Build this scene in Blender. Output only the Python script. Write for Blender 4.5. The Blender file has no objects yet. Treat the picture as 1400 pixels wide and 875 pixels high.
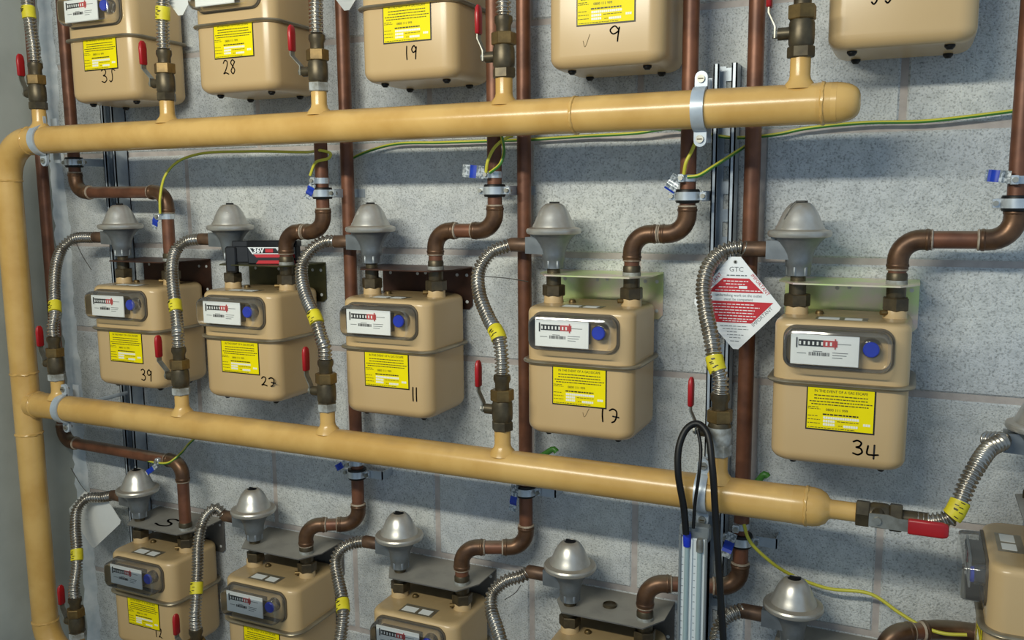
import bpy, bmesh, math, random
from mathutils import Vector, Matrix
random.seed(4)
S = bpy.context.scene
COL = S.collection
PI = math.pi

# ------------------------------------------------------------------ camera
# world: X along the block wall, Y into the wall (wall face at Y = 0), Z up, metres
cam = bpy.data.objects.new('camera', bpy.data.cameras.new('camera'))
COL.objects.link(cam)
cam.data.sensor_width = 36.0
cam.data.lens = 1206.0 / 1400.0 * 36.0
yaw, pit, rol = math.radians(24.54), math.radians(8.02), math.radians(-0.42)
r_ = Vector((math.cos(yaw), math.sin(yaw), 0)); f_ = Vector((-math.sin(yaw), math.cos(yaw), 0)); u_ = Vector((0, 0, 1))
fwd = f_ * math.cos(pit) - u_ * math.sin(pit); up0 = u_ * math.cos(pit) + f_ * math.sin(pit)
right = r_ * math.cos(rol) + up0 * math.sin(rol); up = up0 * math.cos(rol) - r_ * math.sin(rol)
m4 = Matrix.Identity(4)
for i in range(3):
    m4[i][0] = right[i]; m4[i][1] = up[i]; m4[i][2] = -fwd[i]
m4.translation = Vector((0, -1.64, 0))
cam.matrix_world = m4
S.camera = cam

# ------------------------------------------------------------------ world, lamp, exposure
world = bpy.data.worlds.new('plant_room_ambient'); S.world = world; world.use_nodes = True
bg = world.node_tree.nodes['Background']
bg.inputs['Color'].default_value = (0.58, 0.78, 1.0, 1); bg.inputs['Strength'].default_value = 0.50

def area(name, loc, target, sx, sy, power, colour):
    l = bpy.data.lights.new(name, 'AREA'); l.shape = 'RECTANGLE'; l.size = sx; l.size_y = sy
    l.energy = power; l.color = colour
    o = bpy.data.objects.new(name, l); COL.objects.link(o); o.location = loc
    d = (Vector(target) - Vector(loc)).normalized()
    x = Vector((1, 0, 0)); x = (x - d * x.dot(d)).normalized(); y = (-d).cross(x)
    m = Matrix.Identity(4)
    for i in range(3):
        m[i][0] = x[i]; m[i][1] = y[i]; m[i][2] = -d[i]
    m.translation = Vector(loc); o.matrix_world = m
    return o
# fluorescent batten above and behind the photographer
area('fluorescent_tube', (-0.92, -1.86, 0.68), (-0.92, 0, -0.15), 1.25, 0.07, 31.0, (1.0, 0.97, 0.82))

S.view_settings.view_transform = 'Standard'; S.view_settings.look = 'None'
S.view_settings.gamma = 1.0; S.view_settings.use_curve_mapping = False
S.view_settings.exposure = 0.0

# ------------------------------------------------------------------ materials
def lin(c):
    return tuple(((v / 255) / 12.92 if v / 255 <= 0.04045 else ((v / 255 + 0.055) / 1.055) ** 2.4) for v in c) + (1.0,)
def mat(name, c1, c2=None, scale=20.0, rough=0.5, metal=0.0, bump=0.0, bscale=None, rough2=None, detail=4.0, spec=0.5, lo=0.35, hi=0.65, rnd=0.0, dust=None):
    m = bpy.data.materials.new(name); m.use_nodes = True
    nt = m.node_tree; b = nt.nodes['Principled BSDF']
    b.inputs['Base Color'].default_value = lin(c1); b.inputs['Roughness'].default_value = rough
    b.inputs['Metallic'].default_value = metal; b.inputs['Specular IOR Level'].default_value = spec
    tc = nt.nodes.new('ShaderNodeTexCoord')
    src = tc.outputs['Object']
    if rnd:
        oi = nt.nodes.new('ShaderNodeObjectInfo'); va = nt.nodes.new('ShaderNodeVectorMath'); va.operation = 'SCALE'
        cv = nt.nodes.new('ShaderNodeCombineXYZ')
        for k in range(3): nt.links.new(oi.outputs['Random'], cv.inputs[k])
        nt.links.new(cv.outputs[0], va.inputs[0]); va.inputs['Scale'].default_value = 37.0
        ad = nt.nodes.new('ShaderNodeVectorMath'); nt.links.new(src, ad.inputs[0]); nt.links.new(va.outputs[0], ad.inputs[1]); src = ad.outputs[0]
    if c2:
        n = nt.nodes.new('ShaderNodeTexNoise'); n.inputs['Scale'].default_value = scale; n.inputs['Detail'].default_value = detail
        nt.links.new(src, n.inputs['Vector'])
        r = nt.nodes.new('ShaderNodeValToRGB'); r.color_ramp.elements[0].position = lo; r.color_ramp.elements[1].position = hi
        r.color_ramp.elements[0].color = lin(c1); r.color_ramp.elements[1].color = lin(c2)
        nt.links.new(n.outputs['Fac'], r.inputs['Fac']); nt.links.new(r.outputs['Color'], b.inputs['Base Color'])
        if rough2 is not None:
            mr = nt.nodes.new('ShaderNodeMapRange'); mr.inputs['To Min'].default_value = rough; mr.inputs['To Max'].default_value = rough2
            nt.links.new(n.outputs['Fac'], mr.inputs['Value']); nt.links.new(mr.outputs['Result'], b.inputs['Roughness'])
    if dust:
        ge = nt.nodes.new('ShaderNodeNewGeometry'); sx_ = nt.nodes.new('ShaderNodeSeparateXYZ'); nt.links.new(ge.outputs['Normal'], sx_.inputs[0])
        dn = nt.nodes.new('ShaderNodeTexNoise'); dn.inputs['Scale'].default_value = 25; nt.links.new(src, dn.inputs['Vector'])
        ma = nt.nodes.new('ShaderNodeMath'); ma.operation = 'MULTIPLY_ADD'; nt.links.new(dn.outputs['Fac'], ma.inputs[0]); ma.inputs[1].default_value = 0.5; nt.links.new(sx_.outputs['Z'], ma.inputs[2])
        mr2 = nt.nodes.new('ShaderNodeMapRange'); mr2.inputs['From Min'].default_value = 0.85; mr2.inputs['From Max'].default_value = 1.25; mr2.inputs['To Max'].default_value = dust[1]; nt.links.new(ma.outputs[0], mr2.inputs['Value'])
        dm = nt.nodes.new('ShaderNodeMix'); dm.data_type = 'RGBA'; nt.links.new(mr2.outputs['Result'], dm.inputs['Factor'])
        if c2: nt.links.new(r.outputs['Color'], dm.inputs['A'])
        else: dm.inputs['A'].default_value = lin(c1)
        dm.inputs['B'].default_value = lin(dust[0]); nt.links.new(dm.outputs['Result'], b.inputs['Base Color'])
    if bump:
        n2 = nt.nodes.new('ShaderNodeTexNoise'); n2.inputs['Scale'].default_value = bscale or scale; n2.inputs['Detail'].default_value = 6
        nt.links.new(src, n2.inputs['Vector'])
        bp = nt.nodes.new('ShaderNodeBump'); bp.inputs['Strength'].default_value = bump; bp.inputs['Distance'].default_value = 0.002
        nt.links.new(n2.outputs['Fac'], bp.inputs['Height']); nt.links.new(bp.outputs['Normal'], b.inputs['Normal'])
    return m

def block_material():
    m = bpy.data.materials.new('concrete_block'); m.use_nodes = True
    nt = m.node_tree; b = nt.nodes['Principled BSDF']; b.inputs['Roughness'].default_value = 0.85
    b.inputs['Specular IOR Level'].default_value = 0.25
    tc = nt.nodes.new('ShaderNodeTexCoord'); oi = nt.nodes.new('ShaderNodeObjectInfo')
    cv = nt.nodes.new('ShaderNodeCombineXYZ')
    for k in range(3): nt.links.new(oi.outputs['Random'], cv.inputs[k])
    sc = nt.nodes.new('ShaderNodeVectorMath'); sc.operation = 'SCALE'; sc.inputs['Scale'].default_value = 23.0
    nt.links.new(cv.outputs[0], sc.inputs[0])
    ad = nt.nodes.new('ShaderNodeVectorMath'); nt.links.new(tc.outputs['Object'], ad.inputs[0]); nt.links.new(sc.outputs[0], ad.inputs[1])
    def noise(s, d):
        n = nt.nodes.new('ShaderNodeTexNoise'); n.inputs['Scale'].default_value = s; n.inputs['Detail'].default_value = d
        nt.links.new(ad.outputs[0], n.inputs['Vector']); return n
    big = noise(7, 4); fine = noise(300, 4); pit = noise(420, 2); mid = noise(55, 3)
    r1 = nt.nodes.new('ShaderNodeValToRGB'); e = r1.color_ramp.elements
    e[0].position = 0.36; e[0].color = lin((200, 204, 206)); e[1].position = 0.66; e[1].color = lin((216, 219, 216))
    nt.links.new(big.outputs['Fac'], r1.inputs['Fac'])
    r2 = nt.nodes.new('ShaderNodeValToRGB'); e = r2.color_ramp.elements
    e[0].position = 0.28; e[0].color = lin((112, 114, 112)); e[1].position = 0.50; e[1].color = (1, 1, 1, 1)
    nt.links.new(fine.outputs['Fac'], r2.inputs['Fac'])
    mx = nt.nodes.new('ShaderNodeMix'); mx.data_type = 'RGBA'; mx.blend_type = 'MULTIPLY'; mx.inputs['Factor'].default_value = 0.62
    nt.links.new(r1.outputs['Color'], mx.inputs['A']); nt.links.new(r2.outputs['Color'], mx.inputs['B'])
    r3 = nt.nodes.new('ShaderNodeValToRGB'); e = r3.color_ramp.elements
    e[0].position = 0.36; e[0].color = lin((206, 208, 208)); e[1].position = 0.60; e[1].color = (1, 1, 1, 1)
    nt.links.new(mid.outputs['Fac'], r3.inputs['Fac'])
    mx2 = nt.nodes.new('ShaderNodeMix'); mx2.data_type = 'RGBA'; mx2.blend_type = 'MULTIPLY'; mx2.inputs['Factor'].default_value = 0.35
    nt.links.new(mx.outputs['Result'], mx2.inputs['A']); nt.links.new(r3.outputs['Color'], mx2.inputs['B'])
    nt.links.new(mx2.outputs['Result'], b.inputs['Base Color'])
    sm = nt.nodes.new('ShaderNodeMath'); sm.operation = 'ADD'
    nt.links.new(fine.outputs['Fac'], sm.inputs[0]); nt.links.new(pit.outputs['Fac'], sm.inputs[1])
    bp = nt.nodes.new('ShaderNodeBump'); bp.inputs['Strength'].default_value = 0.55; bp.inputs['Distance'].default_value = 0.003
    nt.links.new(sm.outputs[0], bp.inputs['Height']); nt.links.new(bp.outputs['Normal'], b.inputs['Normal'])
    return m

def clear_plastic(tint, haze):
    m = bpy.data.materials.new('clear_plastic'); m.use_nodes = True
    nt = m.node_tree; nt.nodes.remove(nt.nodes['Principled BSDF'])
    out = nt.nodes['Material Output']
    tr = nt.nodes.new('ShaderNodeBsdfTransparent'); tr.inputs['Color'].default_value = (tint, tint, tint * 0.98, 1)
    gl = nt.nodes.new('ShaderNodeBsdfGlossy'); gl.inputs['Roughness'].default_value = 0.08; gl.inputs['Color'].default_value = (1, 1, 1, 1)
    fr = nt.nodes.new('ShaderNodeFresnel'); fr.inputs['IOR'].default_value = 1.45
    mx = nt.nodes.new('ShaderNodeMixShader')
    df = nt.nodes.new('ShaderNodeBsdfDiffuse'); df.inputs['Color'].default_value = (0.50, 0.49, 0.46, 1); hz = nt.nodes.new('ShaderNodeMixShader'); hz.inputs[0].default_value = haze
    nt.links.new(tr.outputs[0], hz.inputs[1]); nt.links.new(df.outputs[0], hz.inputs[2])
    nt.links.new(fr.outputs[0], mx.inputs[0]); nt.links.new(hz.outputs[0], mx.inputs[1]); nt.links.new(gl.outputs[0], mx.inputs[2])
    nt.links.new(mx.outputs[0], out.inputs['Surface'])
    return m

M = {}
M['block'] = block_material()
M['mortar'] = mat('mortar', (172, 163, 158), (188, 180, 174), 40, 0.9, bump=0.4, bscale=160)
M['render'] = mat('smooth_grey_wall', (154, 157, 149), (178, 181, 172), 5, 0.8, bump=0.1, bscale=60)
M['floor'] = mat('floor_concrete', (110, 110, 108), (130, 130, 126), 8, 0.8)
M['sealant'] = mat('white_sealant', (196, 205, 208), (222, 226, 226), 30, 0.7, bump=0.8, bscale=60)
M['tan'] = mat('beige_meter_paint', (202, 173, 127), (198, 168, 121), 5, 0.27, spec=0.5, dust=((158, 136, 98), 0.8))
M['yellow_pipe'] = mat('ochre_pipe_paint', (210, 170, 100), (196, 154, 84), 14, 0.25, bump=0.08, bscale=90, rnd=1, dust=((150, 122, 80), 0.6))
M['copper'] = mat('aged_copper', (126, 81, 58), (98, 62, 45), 26, 0.38, 0.3, rough2=0.5, rnd=1, dust=((140, 126, 108), 0.8))
M['elbow'] = mat('aged_copper_fitting', (108, 78, 54), (78, 55, 39), 40, 0.28, 0.5, rough2=0.5, rnd=1, dust=((140, 128, 108), 0.8))
M['solder'] = mat('solder_flux', (176, 164, 146), (140, 120, 100), 90, 0.6)
M['brass'] = mat('dull_brass', (128, 104, 62), (96, 78, 46), 60, 0.42, 0.6)
M['bronze'] = mat('dark_bronze', (92, 82, 62), (70, 62, 48), 50, 0.4, 0.55)
M['nutdark'] = mat('dark_bronze_nut', (90, 78, 56), (66, 58, 44), 50, 0.4, 0.5)
M['thread'] = mat('pale_thread_tape', (168, 172, 170), (120, 118, 108), 60, 0.6)
M['steel_hose'] = mat('stainless_corrugated', (184, 180, 172), (152, 145, 134), 30, 0.27, 0.88)
M['ferrule'] = mat('brown_hose_ferrule', (110, 84, 64), (84, 64, 50), 50, 0.45, 0.4)
M['alu'] = mat('cast_aluminium', (132, 137, 140), (114, 119, 122), 40, 0.38, 0.5, bump=0.05, bscale=200)
M['dome'] = mat('dusty_aluminium_dome', (204, 202, 196), (180, 176, 166), 25, 0.33, 0.6, dust=((176, 164, 146), 0.6))
M['black'] = mat('black_rubber', (13, 13, 14), (20, 20, 20), 30, 0.45, spec=0.35)
M['zinc'] = mat('galvanised_steel', (186, 196, 204), (164, 174, 184), 30, 0.34, 0.25)
M['clipzinc'] = mat('bright_zinc_clip', (216, 222, 226), (190, 198, 204), 40, 0.26, 0.55)
M['leversteel'] = mat('lever_steel', (168, 168, 160), (130, 128, 118), 40, 0.4, 0.7)
M['red'] = mat('red_vinyl_grip', (176, 28, 32), (158, 22, 28), 20, 0.35)
M['yellow'] = mat('yellow_label', (244, 226, 0), (238, 218, 0), 20, 0.5, spec=0.2)
M['tagyellow'] = mat('yellow_hose_tag', (222, 208, 40), (205, 188, 34), 50, 0.5)
M['ink'] = mat('black_ink', (24, 20, 18), rough=0.5)
M['pencil'] = mat('grey_pencil', (172, 146, 104), rough=0.7)
M['inkfade'] = mat('label_print', (74, 66, 8), rough=0.6)
M['white'] = mat('white_label', (240, 243, 243), rough=0.5)
M['offwhite'] = mat('matt_white_card', (214, 216, 212), (224, 226, 222), 10, 0.6)
M['formwhite'] = mat('form_box_white', (238, 238, 224), rough=0.6)
M['drum'] = mat('number_drum_black', (30, 30, 32), rough=0.5)
M['drumred'] = mat('number_drum_red', (190, 70, 70), rough=0.5)
M['blue'] = mat('blue_badge', (24, 54, 190), (20, 46, 176), 20, 0.35)
M['gasket'] = mat('grey_brown_gasket', (92, 82, 66), rough=0.5)
M['clear'] = clear_plastic(0.97, 0.01); M['clearside'] = clear_plastic(0.87, 0.13)
M['seam'] = mat('seam_band', (156, 146, 124), (132, 122, 102), 30, 0.28, 0.5)
M['br_green'] = mat('yellow_green_zinc', (214, 230, 156), (236, 212, 200), 12, 0.3, 0.45, lo=0.42, hi=0.62)
M['br_olive'] = mat('dark_olive_zinc', (84, 82, 48), (66, 62, 40), 20, 0.4, 0.5)
M['br_brown'] = mat('brown_passivated_steel', (86, 56, 42), (64, 44, 36), 16, 0.42, 0.45)
M['br_grey'] = mat('dusty_grey_bracket', (118, 116, 112), (100, 98, 94), 20, 0.5, 0.3, dust=((164, 160, 150), 0.8))
M['earthgreen'] = mat('earth_green', (66, 124, 48), rough=0.4)
M['earthyellow'] = mat('earth_yellow', (200, 194, 62), rough=0.4)
M['tagred'] = mat('red_print', (196, 36, 48), rough=0.5)
M['bluetag'] = mat('blue_tag', (20, 60, 180), (16, 50, 150), 40, 0.35)
M['cleartag'] = mat('crinkled_clear_tag', (196, 202, 206), (120, 128, 134), 180, 0.25, 0.2, lo=0.45, hi=0.55)
M['batteryblack'] = mat('black_plastic_case', (22, 24, 28), (30, 32, 36), 30, 0.4)
M['gaugewhite'] = mat('pale_gauge_case', (206, 214, 216), (214, 220, 222), 10, 0.4)
M['gaugegrey'] = mat('grey_gauge_end', (112, 118, 120), rough=0.45)
M['gaugetube'] = mat('gauge_tube', (150, 170, 172), rough=0.12, spec=0.8)
M['gaugeprint'] = mat('gauge_print', (120, 126, 130), rough=0.6)
M['wire'] = mat('thin_steel_wire', (120, 116, 108), rough=0.4, metal=0.6)

# ------------------------------------------------------------------ mesh builder
def frames(path):
    P = [Vector(p) for p in path]; n = len(P); T = []
    for i in range(n):
        a = P[max(i - 1, 0)]; b = P[min(i + 1, n - 1)]; T.append((b - a).normalized())
    ref = Vector((0, 0, 1)) if abs(T[0].z) < 0.9 else Vector((0, -1, 0))
    N = (ref - T[0] * ref.dot(T[0])).normalized(); out = []
    for i in range(n):
        N = (N - T[i] * N.dot(T[i])); N.normalize(); out.append((P[i], T[i], N, T[i].cross(N)))
    return out
def rr(w, h, r, n=5, cx=0.0, cy=0.0):
    pts = []; r = min(r, w / 2 - 1e-5, h / 2 - 1e-5)
    for q, (sx, sy) in enumerate(((1, 1), (-1, 1), (-1, -1), (1, -1))):
        for k in range(n + 1):
            a = (q + k / n) * PI / 2
            pts.append((cx + sx * (w / 2 - r) + r * math.cos(a), cy + sy * (h / 2 - r) + r * math.sin(a)))
    return pts
class MB:
    def __init__(s): s.v = []; s.f = []; s.m = []; s.mats = []
    def mi(s, m):
        if m not in s.mats: s.mats.append(m)
        return s.mats.index(m)
    def loft(s, loops, m, cap0=True, cap1=True, closed=True):
        k = s.mi(m); n = len(loops[0]); base = len(s.v)
        for L in loops: s.v += [tuple(p) for p in L]
        for i in range(len(loops) - 1):
            for j in range(n if closed else n - 1):
                a = base + i * n + j; b = base + i * n + (j + 1) % n
                s.f.append((a, b, b + n, a + n)); s.m.append(k)
        if cap0: s.f.append(tuple(base + j for j in range(n))[::-1]); s.m.append(k)
        if cap1: s.f.append(tuple(base + (len(loops) - 1) * n + j for j in range(n))); s.m.append(k)
        return s
    def tube(s, path, r, m, n=14, caps=True, m2=None):
        fr = frames(path); loops = []
        for i, (p, t, a, b) in enumerate(fr):
            R = r[i] if isinstance(r, (list, tuple)) else r
            loops.append([p + a * (R * math.cos(2 * PI * j / n)) + b * (R * math.sin(2 * PI * j / n)) for j in range(n)])
        st = len(s.f); s.loft(loops, m, caps, caps)
        if m2:
            k2 = s.mi(m2)
            for q in range(st, len(s.f)):
                if n // 4 <= ((q - st) % n) < n // 4 + n // 2: s.m[q] = k2
        return s
    def cyl(s, p0, p1, r, m, n=16, r1=None):
        return s.tube([p0, p1], [r, r if r1 is None else r1], m, n)
    def lathe(s, prof, o, m, n=24, axis='Z', caps=True):
        o = Vector(o); loops = []
        for r, z in prof:
            L = []
            for j in range(n):
                c, q = r * math.cos(2 * PI * j / n), r * math.sin(2 * PI * j / n)
                if axis == 'Z': L.append(o + Vector((c, q, z)))
                elif axis == 'X': L.append(o + Vector((z, c, q)))
                else: L.append(o + Vector((q, z, c)))
            loops.append(L)
        return s.loft(loops, m, caps, caps)
    def box(s, x0, x1, y0, y1, z0, z1, m):
        return s.loft([[(x0, y0, z), (x1, y0, z), (x1, y1, z), (x0, y1, z)] for z in (z0, z1)], m)
    def cbox(s, x0, x1, y0, y1, z0, z1, c, m):     # box with chamfered edges
        def L(i, z): return [(x0 + i, y0 + c, z), (x0 + c, y0 + i, z), (x1 - c, y0 + i, z), (x1 - i, y0 + c, z), (x1 - i, y1 - c, z), (x1 - c, y1 - i, z), (x0 + c, y1 - i, z), (x0 + i, y1 - c, z)]
        return s.loft([L(c * .99, z0), L(0, z0 + c), L(0, z1 - c), L(c * .99, z1)], m)
    def plate(s, poly, y0, y1, m):                  # polygon in XZ, from y0 (front) to y1 (back)
        return s.loft([[(x, y1, z) for x, z in poly], [(x, y0, z) for x, z in poly]], m)
    def ribbon(s, pts, w, y, m):                    # flat pen stroke in XZ
        k = s.mi(m)
        for (x0, z0), (x1, z1) in zip(pts, pts[1:]):
            d = Vector((x1 - x0, z1 - z0)); 
            if d.length < 1e-7: continue
            d.normalize(); nx, nz = -d.y * w / 2, d.x * w / 2; b = len(s.v)
            s.v += [(x0 - nx, y, z0 - nz), (x1 - nx, y, z1 - nz), (x1 + nx, y, z1 + nz), (x0 + nx, y, z0 + nz)]
            s.f.append((b, b + 1, b + 2, b + 3)); s.m.append(k)
        for x, z in pts:
            b = len(s.v)
            s.v += [(x + w / 2 * math.cos(2 * PI * j / 8), y, z + w / 2 * math.sin(2 * PI * j / 8)) for j in range(8)]
            s.f.append(tuple(range(b, b + 8))); s.m.append(k)
        return s
    def xf(s, mtx):
        s.v = [tuple(mtx @ Vector(p)) for p in s.v]; return s
    def mesh(s, name, angle=38):
        me = bpy.data.meshes.new(name); me.from_pydata(s.v, [], s.f)
        for m in s.mats: me.materials.append(M[m])
        me.polygons.foreach_set('material_index', s.m)
        bm = bmesh.new(); bm.from_mesh(me); bmesh.ops.recalc_face_normals(bm, faces=bm.faces); bm.to_mesh(me); bm.free()
        me.polygons.foreach_set('use_smooth', [True] * len(me.polygons))
        me.set_sharp_from_angle(angle=math.radians(angle)); me.update()
        return me
    def build(s, name, parent=None, angle=38):
        return obj(name, s.mesh(name, angle), parent)
def obj(name, me, parent=None):
    o = bpy.data.objects.new(name, me); COL.objects.link(o)
    if parent: o.parent = parent
    return o
def tag(o, label, cat, group=None):
    o['label'] = label; o['category'] = cat
    if group: o['group'] = group
    return o
def thing(name, label, cat, loc=(0, 0, 0), rz=0.0, group=None):
    o = bpy.data.objects.new(name, None); COL.objects.link(o); o.empty_display_size = 0.03
    o.location = loc; o.rotation_euler = (0, 0, rz)
    return tag(o, label, cat, group)
def copy_parts(src, dst):
    for ch in src.children:
        c = ch.copy(); COL.objects.link(c); c.parent = dst
        for g in ch.children:
            d = g.copy(); COL.objects.link(d); d.parent = c
def clone(src, name, label, cat, loc, rz=0.0, group=None):
    t = thing(name, label, cat, loc, rz, group); copy_parts(src, t); return t
def drop(root):
    for ch in list(root.children):
        for g in list(ch.children): bpy.data.objects.remove(g)
        bpy.data.objects.remove(ch)
    bpy.data.objects.remove(root)
def structure(o): o['kind'] = 'structure'; return o
def fillet(pts, r, n=8):
    P = [Vector(p) for p in pts]; out = [P[0]]; arcs = []
    for i in range(1, len(P) - 1):
        a = (P[i - 1] - P[i]); b = (P[i + 1] - P[i]); R = min(r, a.length * .49, b.length * .49)
        a.normalize(); b.normalize(); arc = []
        s0 = P[i] + a * R; s1 = P[i] + b * R
        ang = a.angle(b)
        for k in range(n + 1):
            t = k / n
            # circular-like arc through a rational quadratic
            w = math.sin(ang / 2); w0 = (1 - t) ** 2; w1 = 2 * t * (1 - t) * w; w2 = t * t
            arc.append((s0 * w0 + P[i] * w1 + s1 * w2) / (w0 + w1 + w2))
        out += arc; arcs.append((arc, a, b))
    out.append(P[-1]); return out, arcs
def spline(pts, step=0.01):
    P = [Vector(p) for p in pts]; P = [P[0] * 2 - P[1]] + P + [P[-1] * 2 - P[-2]]; dense = []
    for i in range(1, len(P) - 2):
        p0, p1, p2, p3 = P[i - 1:i + 3]
        t0 = 0; t1 = t0 + max((p1 - p0).length, 1e-5) ** .5; t2 = t1 + max((p2 - p1).length, 1e-5) ** .5; t3 = t2 + max((p3 - p2).length, 1e-5) ** .5
        for k in range(24):
            t = t1 + (t2 - t1) * k / 24
            a1 = p0 * ((t1 - t) / (t1 - t0)) + p1 * ((t - t0) / (t1 - t0)); a2 = p1 * ((t2 - t) / (t2 - t1)) + p2 * ((t - t1) / (t2 - t1)); a3 = p2 * ((t3 - t) / (t3 - t2)) + p3 * ((t - t2) / (t3 - t2))
            b1 = a1 * ((t2 - t) / (t2 - t0)) + a2 * ((t - t0) / (t2 - t0)); b2 = a2 * ((t3 - t) / (t3 - t1)) + a3 * ((t - t1) / (t3 - t1))
            dense.append(b1 * ((t2 - t) / (t2 - t1)) + b2 * ((t - t1) / (t2 - t1)))
    dense.append(P[-2])
    L = [0]
    for a, b in zip(dense, dense[1:]): L.append(L[-1] + (b - a).length)
    n = max(2, int(round(L[-1] / step))); out = []; j = 0
    for k in range(n + 1):
        s = L[-1] * k / n
        while j < len(L) - 2 and L[j + 1] < s: j += 1
        f = (s - L[j]) / max(L[j + 1] - L[j], 1e-9); out.append(dense[j].lerp(dense[j + 1], min(1, f)))
    return out
def text_mesh(name, body, size, m, align='CENTER', sx=1.0, off=0.0):
    c = bpy.data.curves.new(name, 'FONT'); c.body = body; c.size = size; c.align_x = align; c.align_y = 'CENTER'; c.offset = off
    c.resolution_u = 2
    o = bpy.data.objects.new(name, c); COL.objects.link(o)
    me = bpy.data.meshes.new_from_object(o.evaluated_get(bpy.context.evaluated_depsgraph_get())); me.name = name
    bpy.data.objects.remove(o); bpy.data.curves.remove(c)
    # text lies in XY; stand it up to face -Y
    me.transform(Matrix(((sx, 0, 0, 0), (0, 0, 1, 0), (0, 1, 0, 0), (0, 0, 0, 1))))
    me.materials.clear(); me.materials.append(M[m]); return me
def join_text(items):                # [(mesh, (x, y, z), rotation in the XZ plane)]
    mb = MB()
    for me, loc, ang in items:
        k = mb.mi(me.materials[0].name_full) if False else None
        b = len(mb.v); R = Matrix.Translation(Vector(loc)) @ Matrix.Rotation(-ang, 4, 'Y')
        mb.v += [tuple(R @ v.co) for v in me.vertices]
        key = [q for q, mm in M.items() if mm == me.materials[0]][0]; kk = mb.mi(key)
        for p in me.polygons: mb.f.append(tuple(b + i for i in p.vertices)); mb.m.append(kk)
    return mb

# ------------------------------------------------------------------ the setting
ROWS = 0.2255; BL = 0.4525; J = 0.010
ZB0 = 0.108                                     # a bed joint
XL, XR = -2.06, 1.30
mb = MB(); mb.box(XL - 0.1, XR, 0.003, 0.12, -1.6, 1.45, 'mortar')
wall_back = structure(mb.build('wall_back'))
block_cache = {}
for k in range(-7, 6):
    z0 = ZB0 + k * ROWS; z1 = z0 + ROWS
    off = -0.03 if k % 2 == 0 else -0.255
    x = off - 5 * BL
    while x < XR:
        a, b = max(x, XL), min(x + BL, XR)
        if b - a > 0.03:
            w = round(b - a - J, 4)
            if w not in block_cache:
                q = MB(); c = 0.004; hw = w / 2; hh = (ROWS - J) / 2
                q.loft([[(-hw, 0.05, -hh), (hw, 0.05, -hh), (hw, 0.05, hh), (-hw, 0.05, hh)],
                        [(-hw, c, -hh), (hw, c, -hh), (hw, c, hh), (-hw, c, hh)],
                        [(-hw + c, 0, -hh + c), (hw - c, 0, -hh + c), (hw - c, 0, hh - c), (-hw + c, 0, hh - c)]], 'block')
                block_cache[w] = q.mesh('block', 20)
            o = obj('block', block_cache[w], wall_back); o.location = ((a + b) / 2, random.uniform(-0.0006, 0.0004), (z0 + z1) / 2)
        x += BL
mb = MB(); mb.box(XL - 0.1, XL, -3.2, 0.003, -1.6, 1.45, 'render'); structure(mb.build('wall_left'))
mb = MB(); mb.box(XL - 0.1, XR, -3.2, 0.12, -1.65, -1.6, 'floor'); structure(mb.build('floor'))
# ragged white sealant down the corner
mb = MB(); loops = []; rs = random.Random(9); z = -1.6; wob = 0.0
while z < 1.45:
    wob = wob * 0.8 + rs.uniform(-0.004, 0.004); w = 0.030 + wob + rs.uniform(-0.003, 0.003); t = 0.012 + rs.uniform(-0.003, 0.003)
    loops.append([(XL, 0.002, z), (XL, -t * 1.5, z), (XL + w * 0.35, -t, z), (XL + w * 0.75, -t * 0.8, z), (XL + w, 0.002, z)])
    z += 0.018
mb.loft(loops, 'sealant'); structure(mb.build('trim_1', angle=60))['label'] = 'ragged white sealant bead down the wall corner'

# ------------------------------------------------------------------ strut channels
def strut(X, z0, z1, label):
    t = thing('strut_channel', label, 'channel', (X, 0, z0), group='galvanised strut channels on the wall'); h = z1 - z0; w = 0.0205; D = 0.041; th = 0.0025
    mb = MB(); mb.box(-w, -0.0055, -0.0045, -0.002, 0, h, 'zinc'); mb.box(0.0055, w, -0.0045, -0.002, 0, h, 'zinc')
    z = 0.0
    while z < h:
        e = min(z + 0.023, h); mb.box(-0.0055, 0.0055, -0.0045, -0.002, z, e, 'zinc')
        z += 0.050
    mb.build('slotted_web', t)
    for s in (-1, 1):
        mb = MB(); a, b = sorted((s * w, s * (w - th))); mb.box(a, b, -D, -0.002, 0, h, 'zinc'); mb.build('flange', t)
        mb = MB(); a, b = sorted((s * w, s * (w - 0.0095))); mb.box(a, b, -D, -D + th, 0, h, 'zinc')
        a, b = sorted((s * (w - 0.0095), s * (w - 0.0095 + th))); mb.box(a, b, -D, -D + 0.008, 0, h, 'zinc'); mb.build('lip', t)
    return t
strut(-0.317, -1.3, 0.226, 'slotted steel channel behind right end of the yellow pipes')
strut(-1.818, -1.3, 0.30, 'slotted steel channel near the left corner behind gas meter 39')

# ------------------------------------------------------------------ the welded ochre manifold
RM = 0.0305
ZT, ZM, ZL = 0.133, -0.492, -1.142
XRISE = -1.950
man = thing('gas_manifold', 'ochre painted gas manifold with upright riser and two long horizontal pipes', 'gas pipe', (XRISE, -0.22, ZL))
def mpart(mb, name): 
    mb.xf(Matrix.Translation(Vector((-XRISE, 0.22, -ZL)))); return mb.build(name, man)
YM = -0.22
mb = MB(); mb.tube([(XRISE, YM, ZL + 0.09), (XRISE, YM, ZT - 0.09)], RM, 'yellow_pipe', 28); mpart(mb, 'riser')
def elbow90(zc, zs):
    R = 0.09; pts = [(XRISE + R - R * math.cos(a), YM, zc + zs * (-R + R * math.sin(a))) for a in [PI / 2 * k / 10 for k in range(11)]]
    mb = MB(); mb.tube(pts, RM + 0.001, 'yellow_pipe', 28); mpart(mb, 'elbow')
elbow90(ZT, 1); elbow90(ZL, -1)
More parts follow.
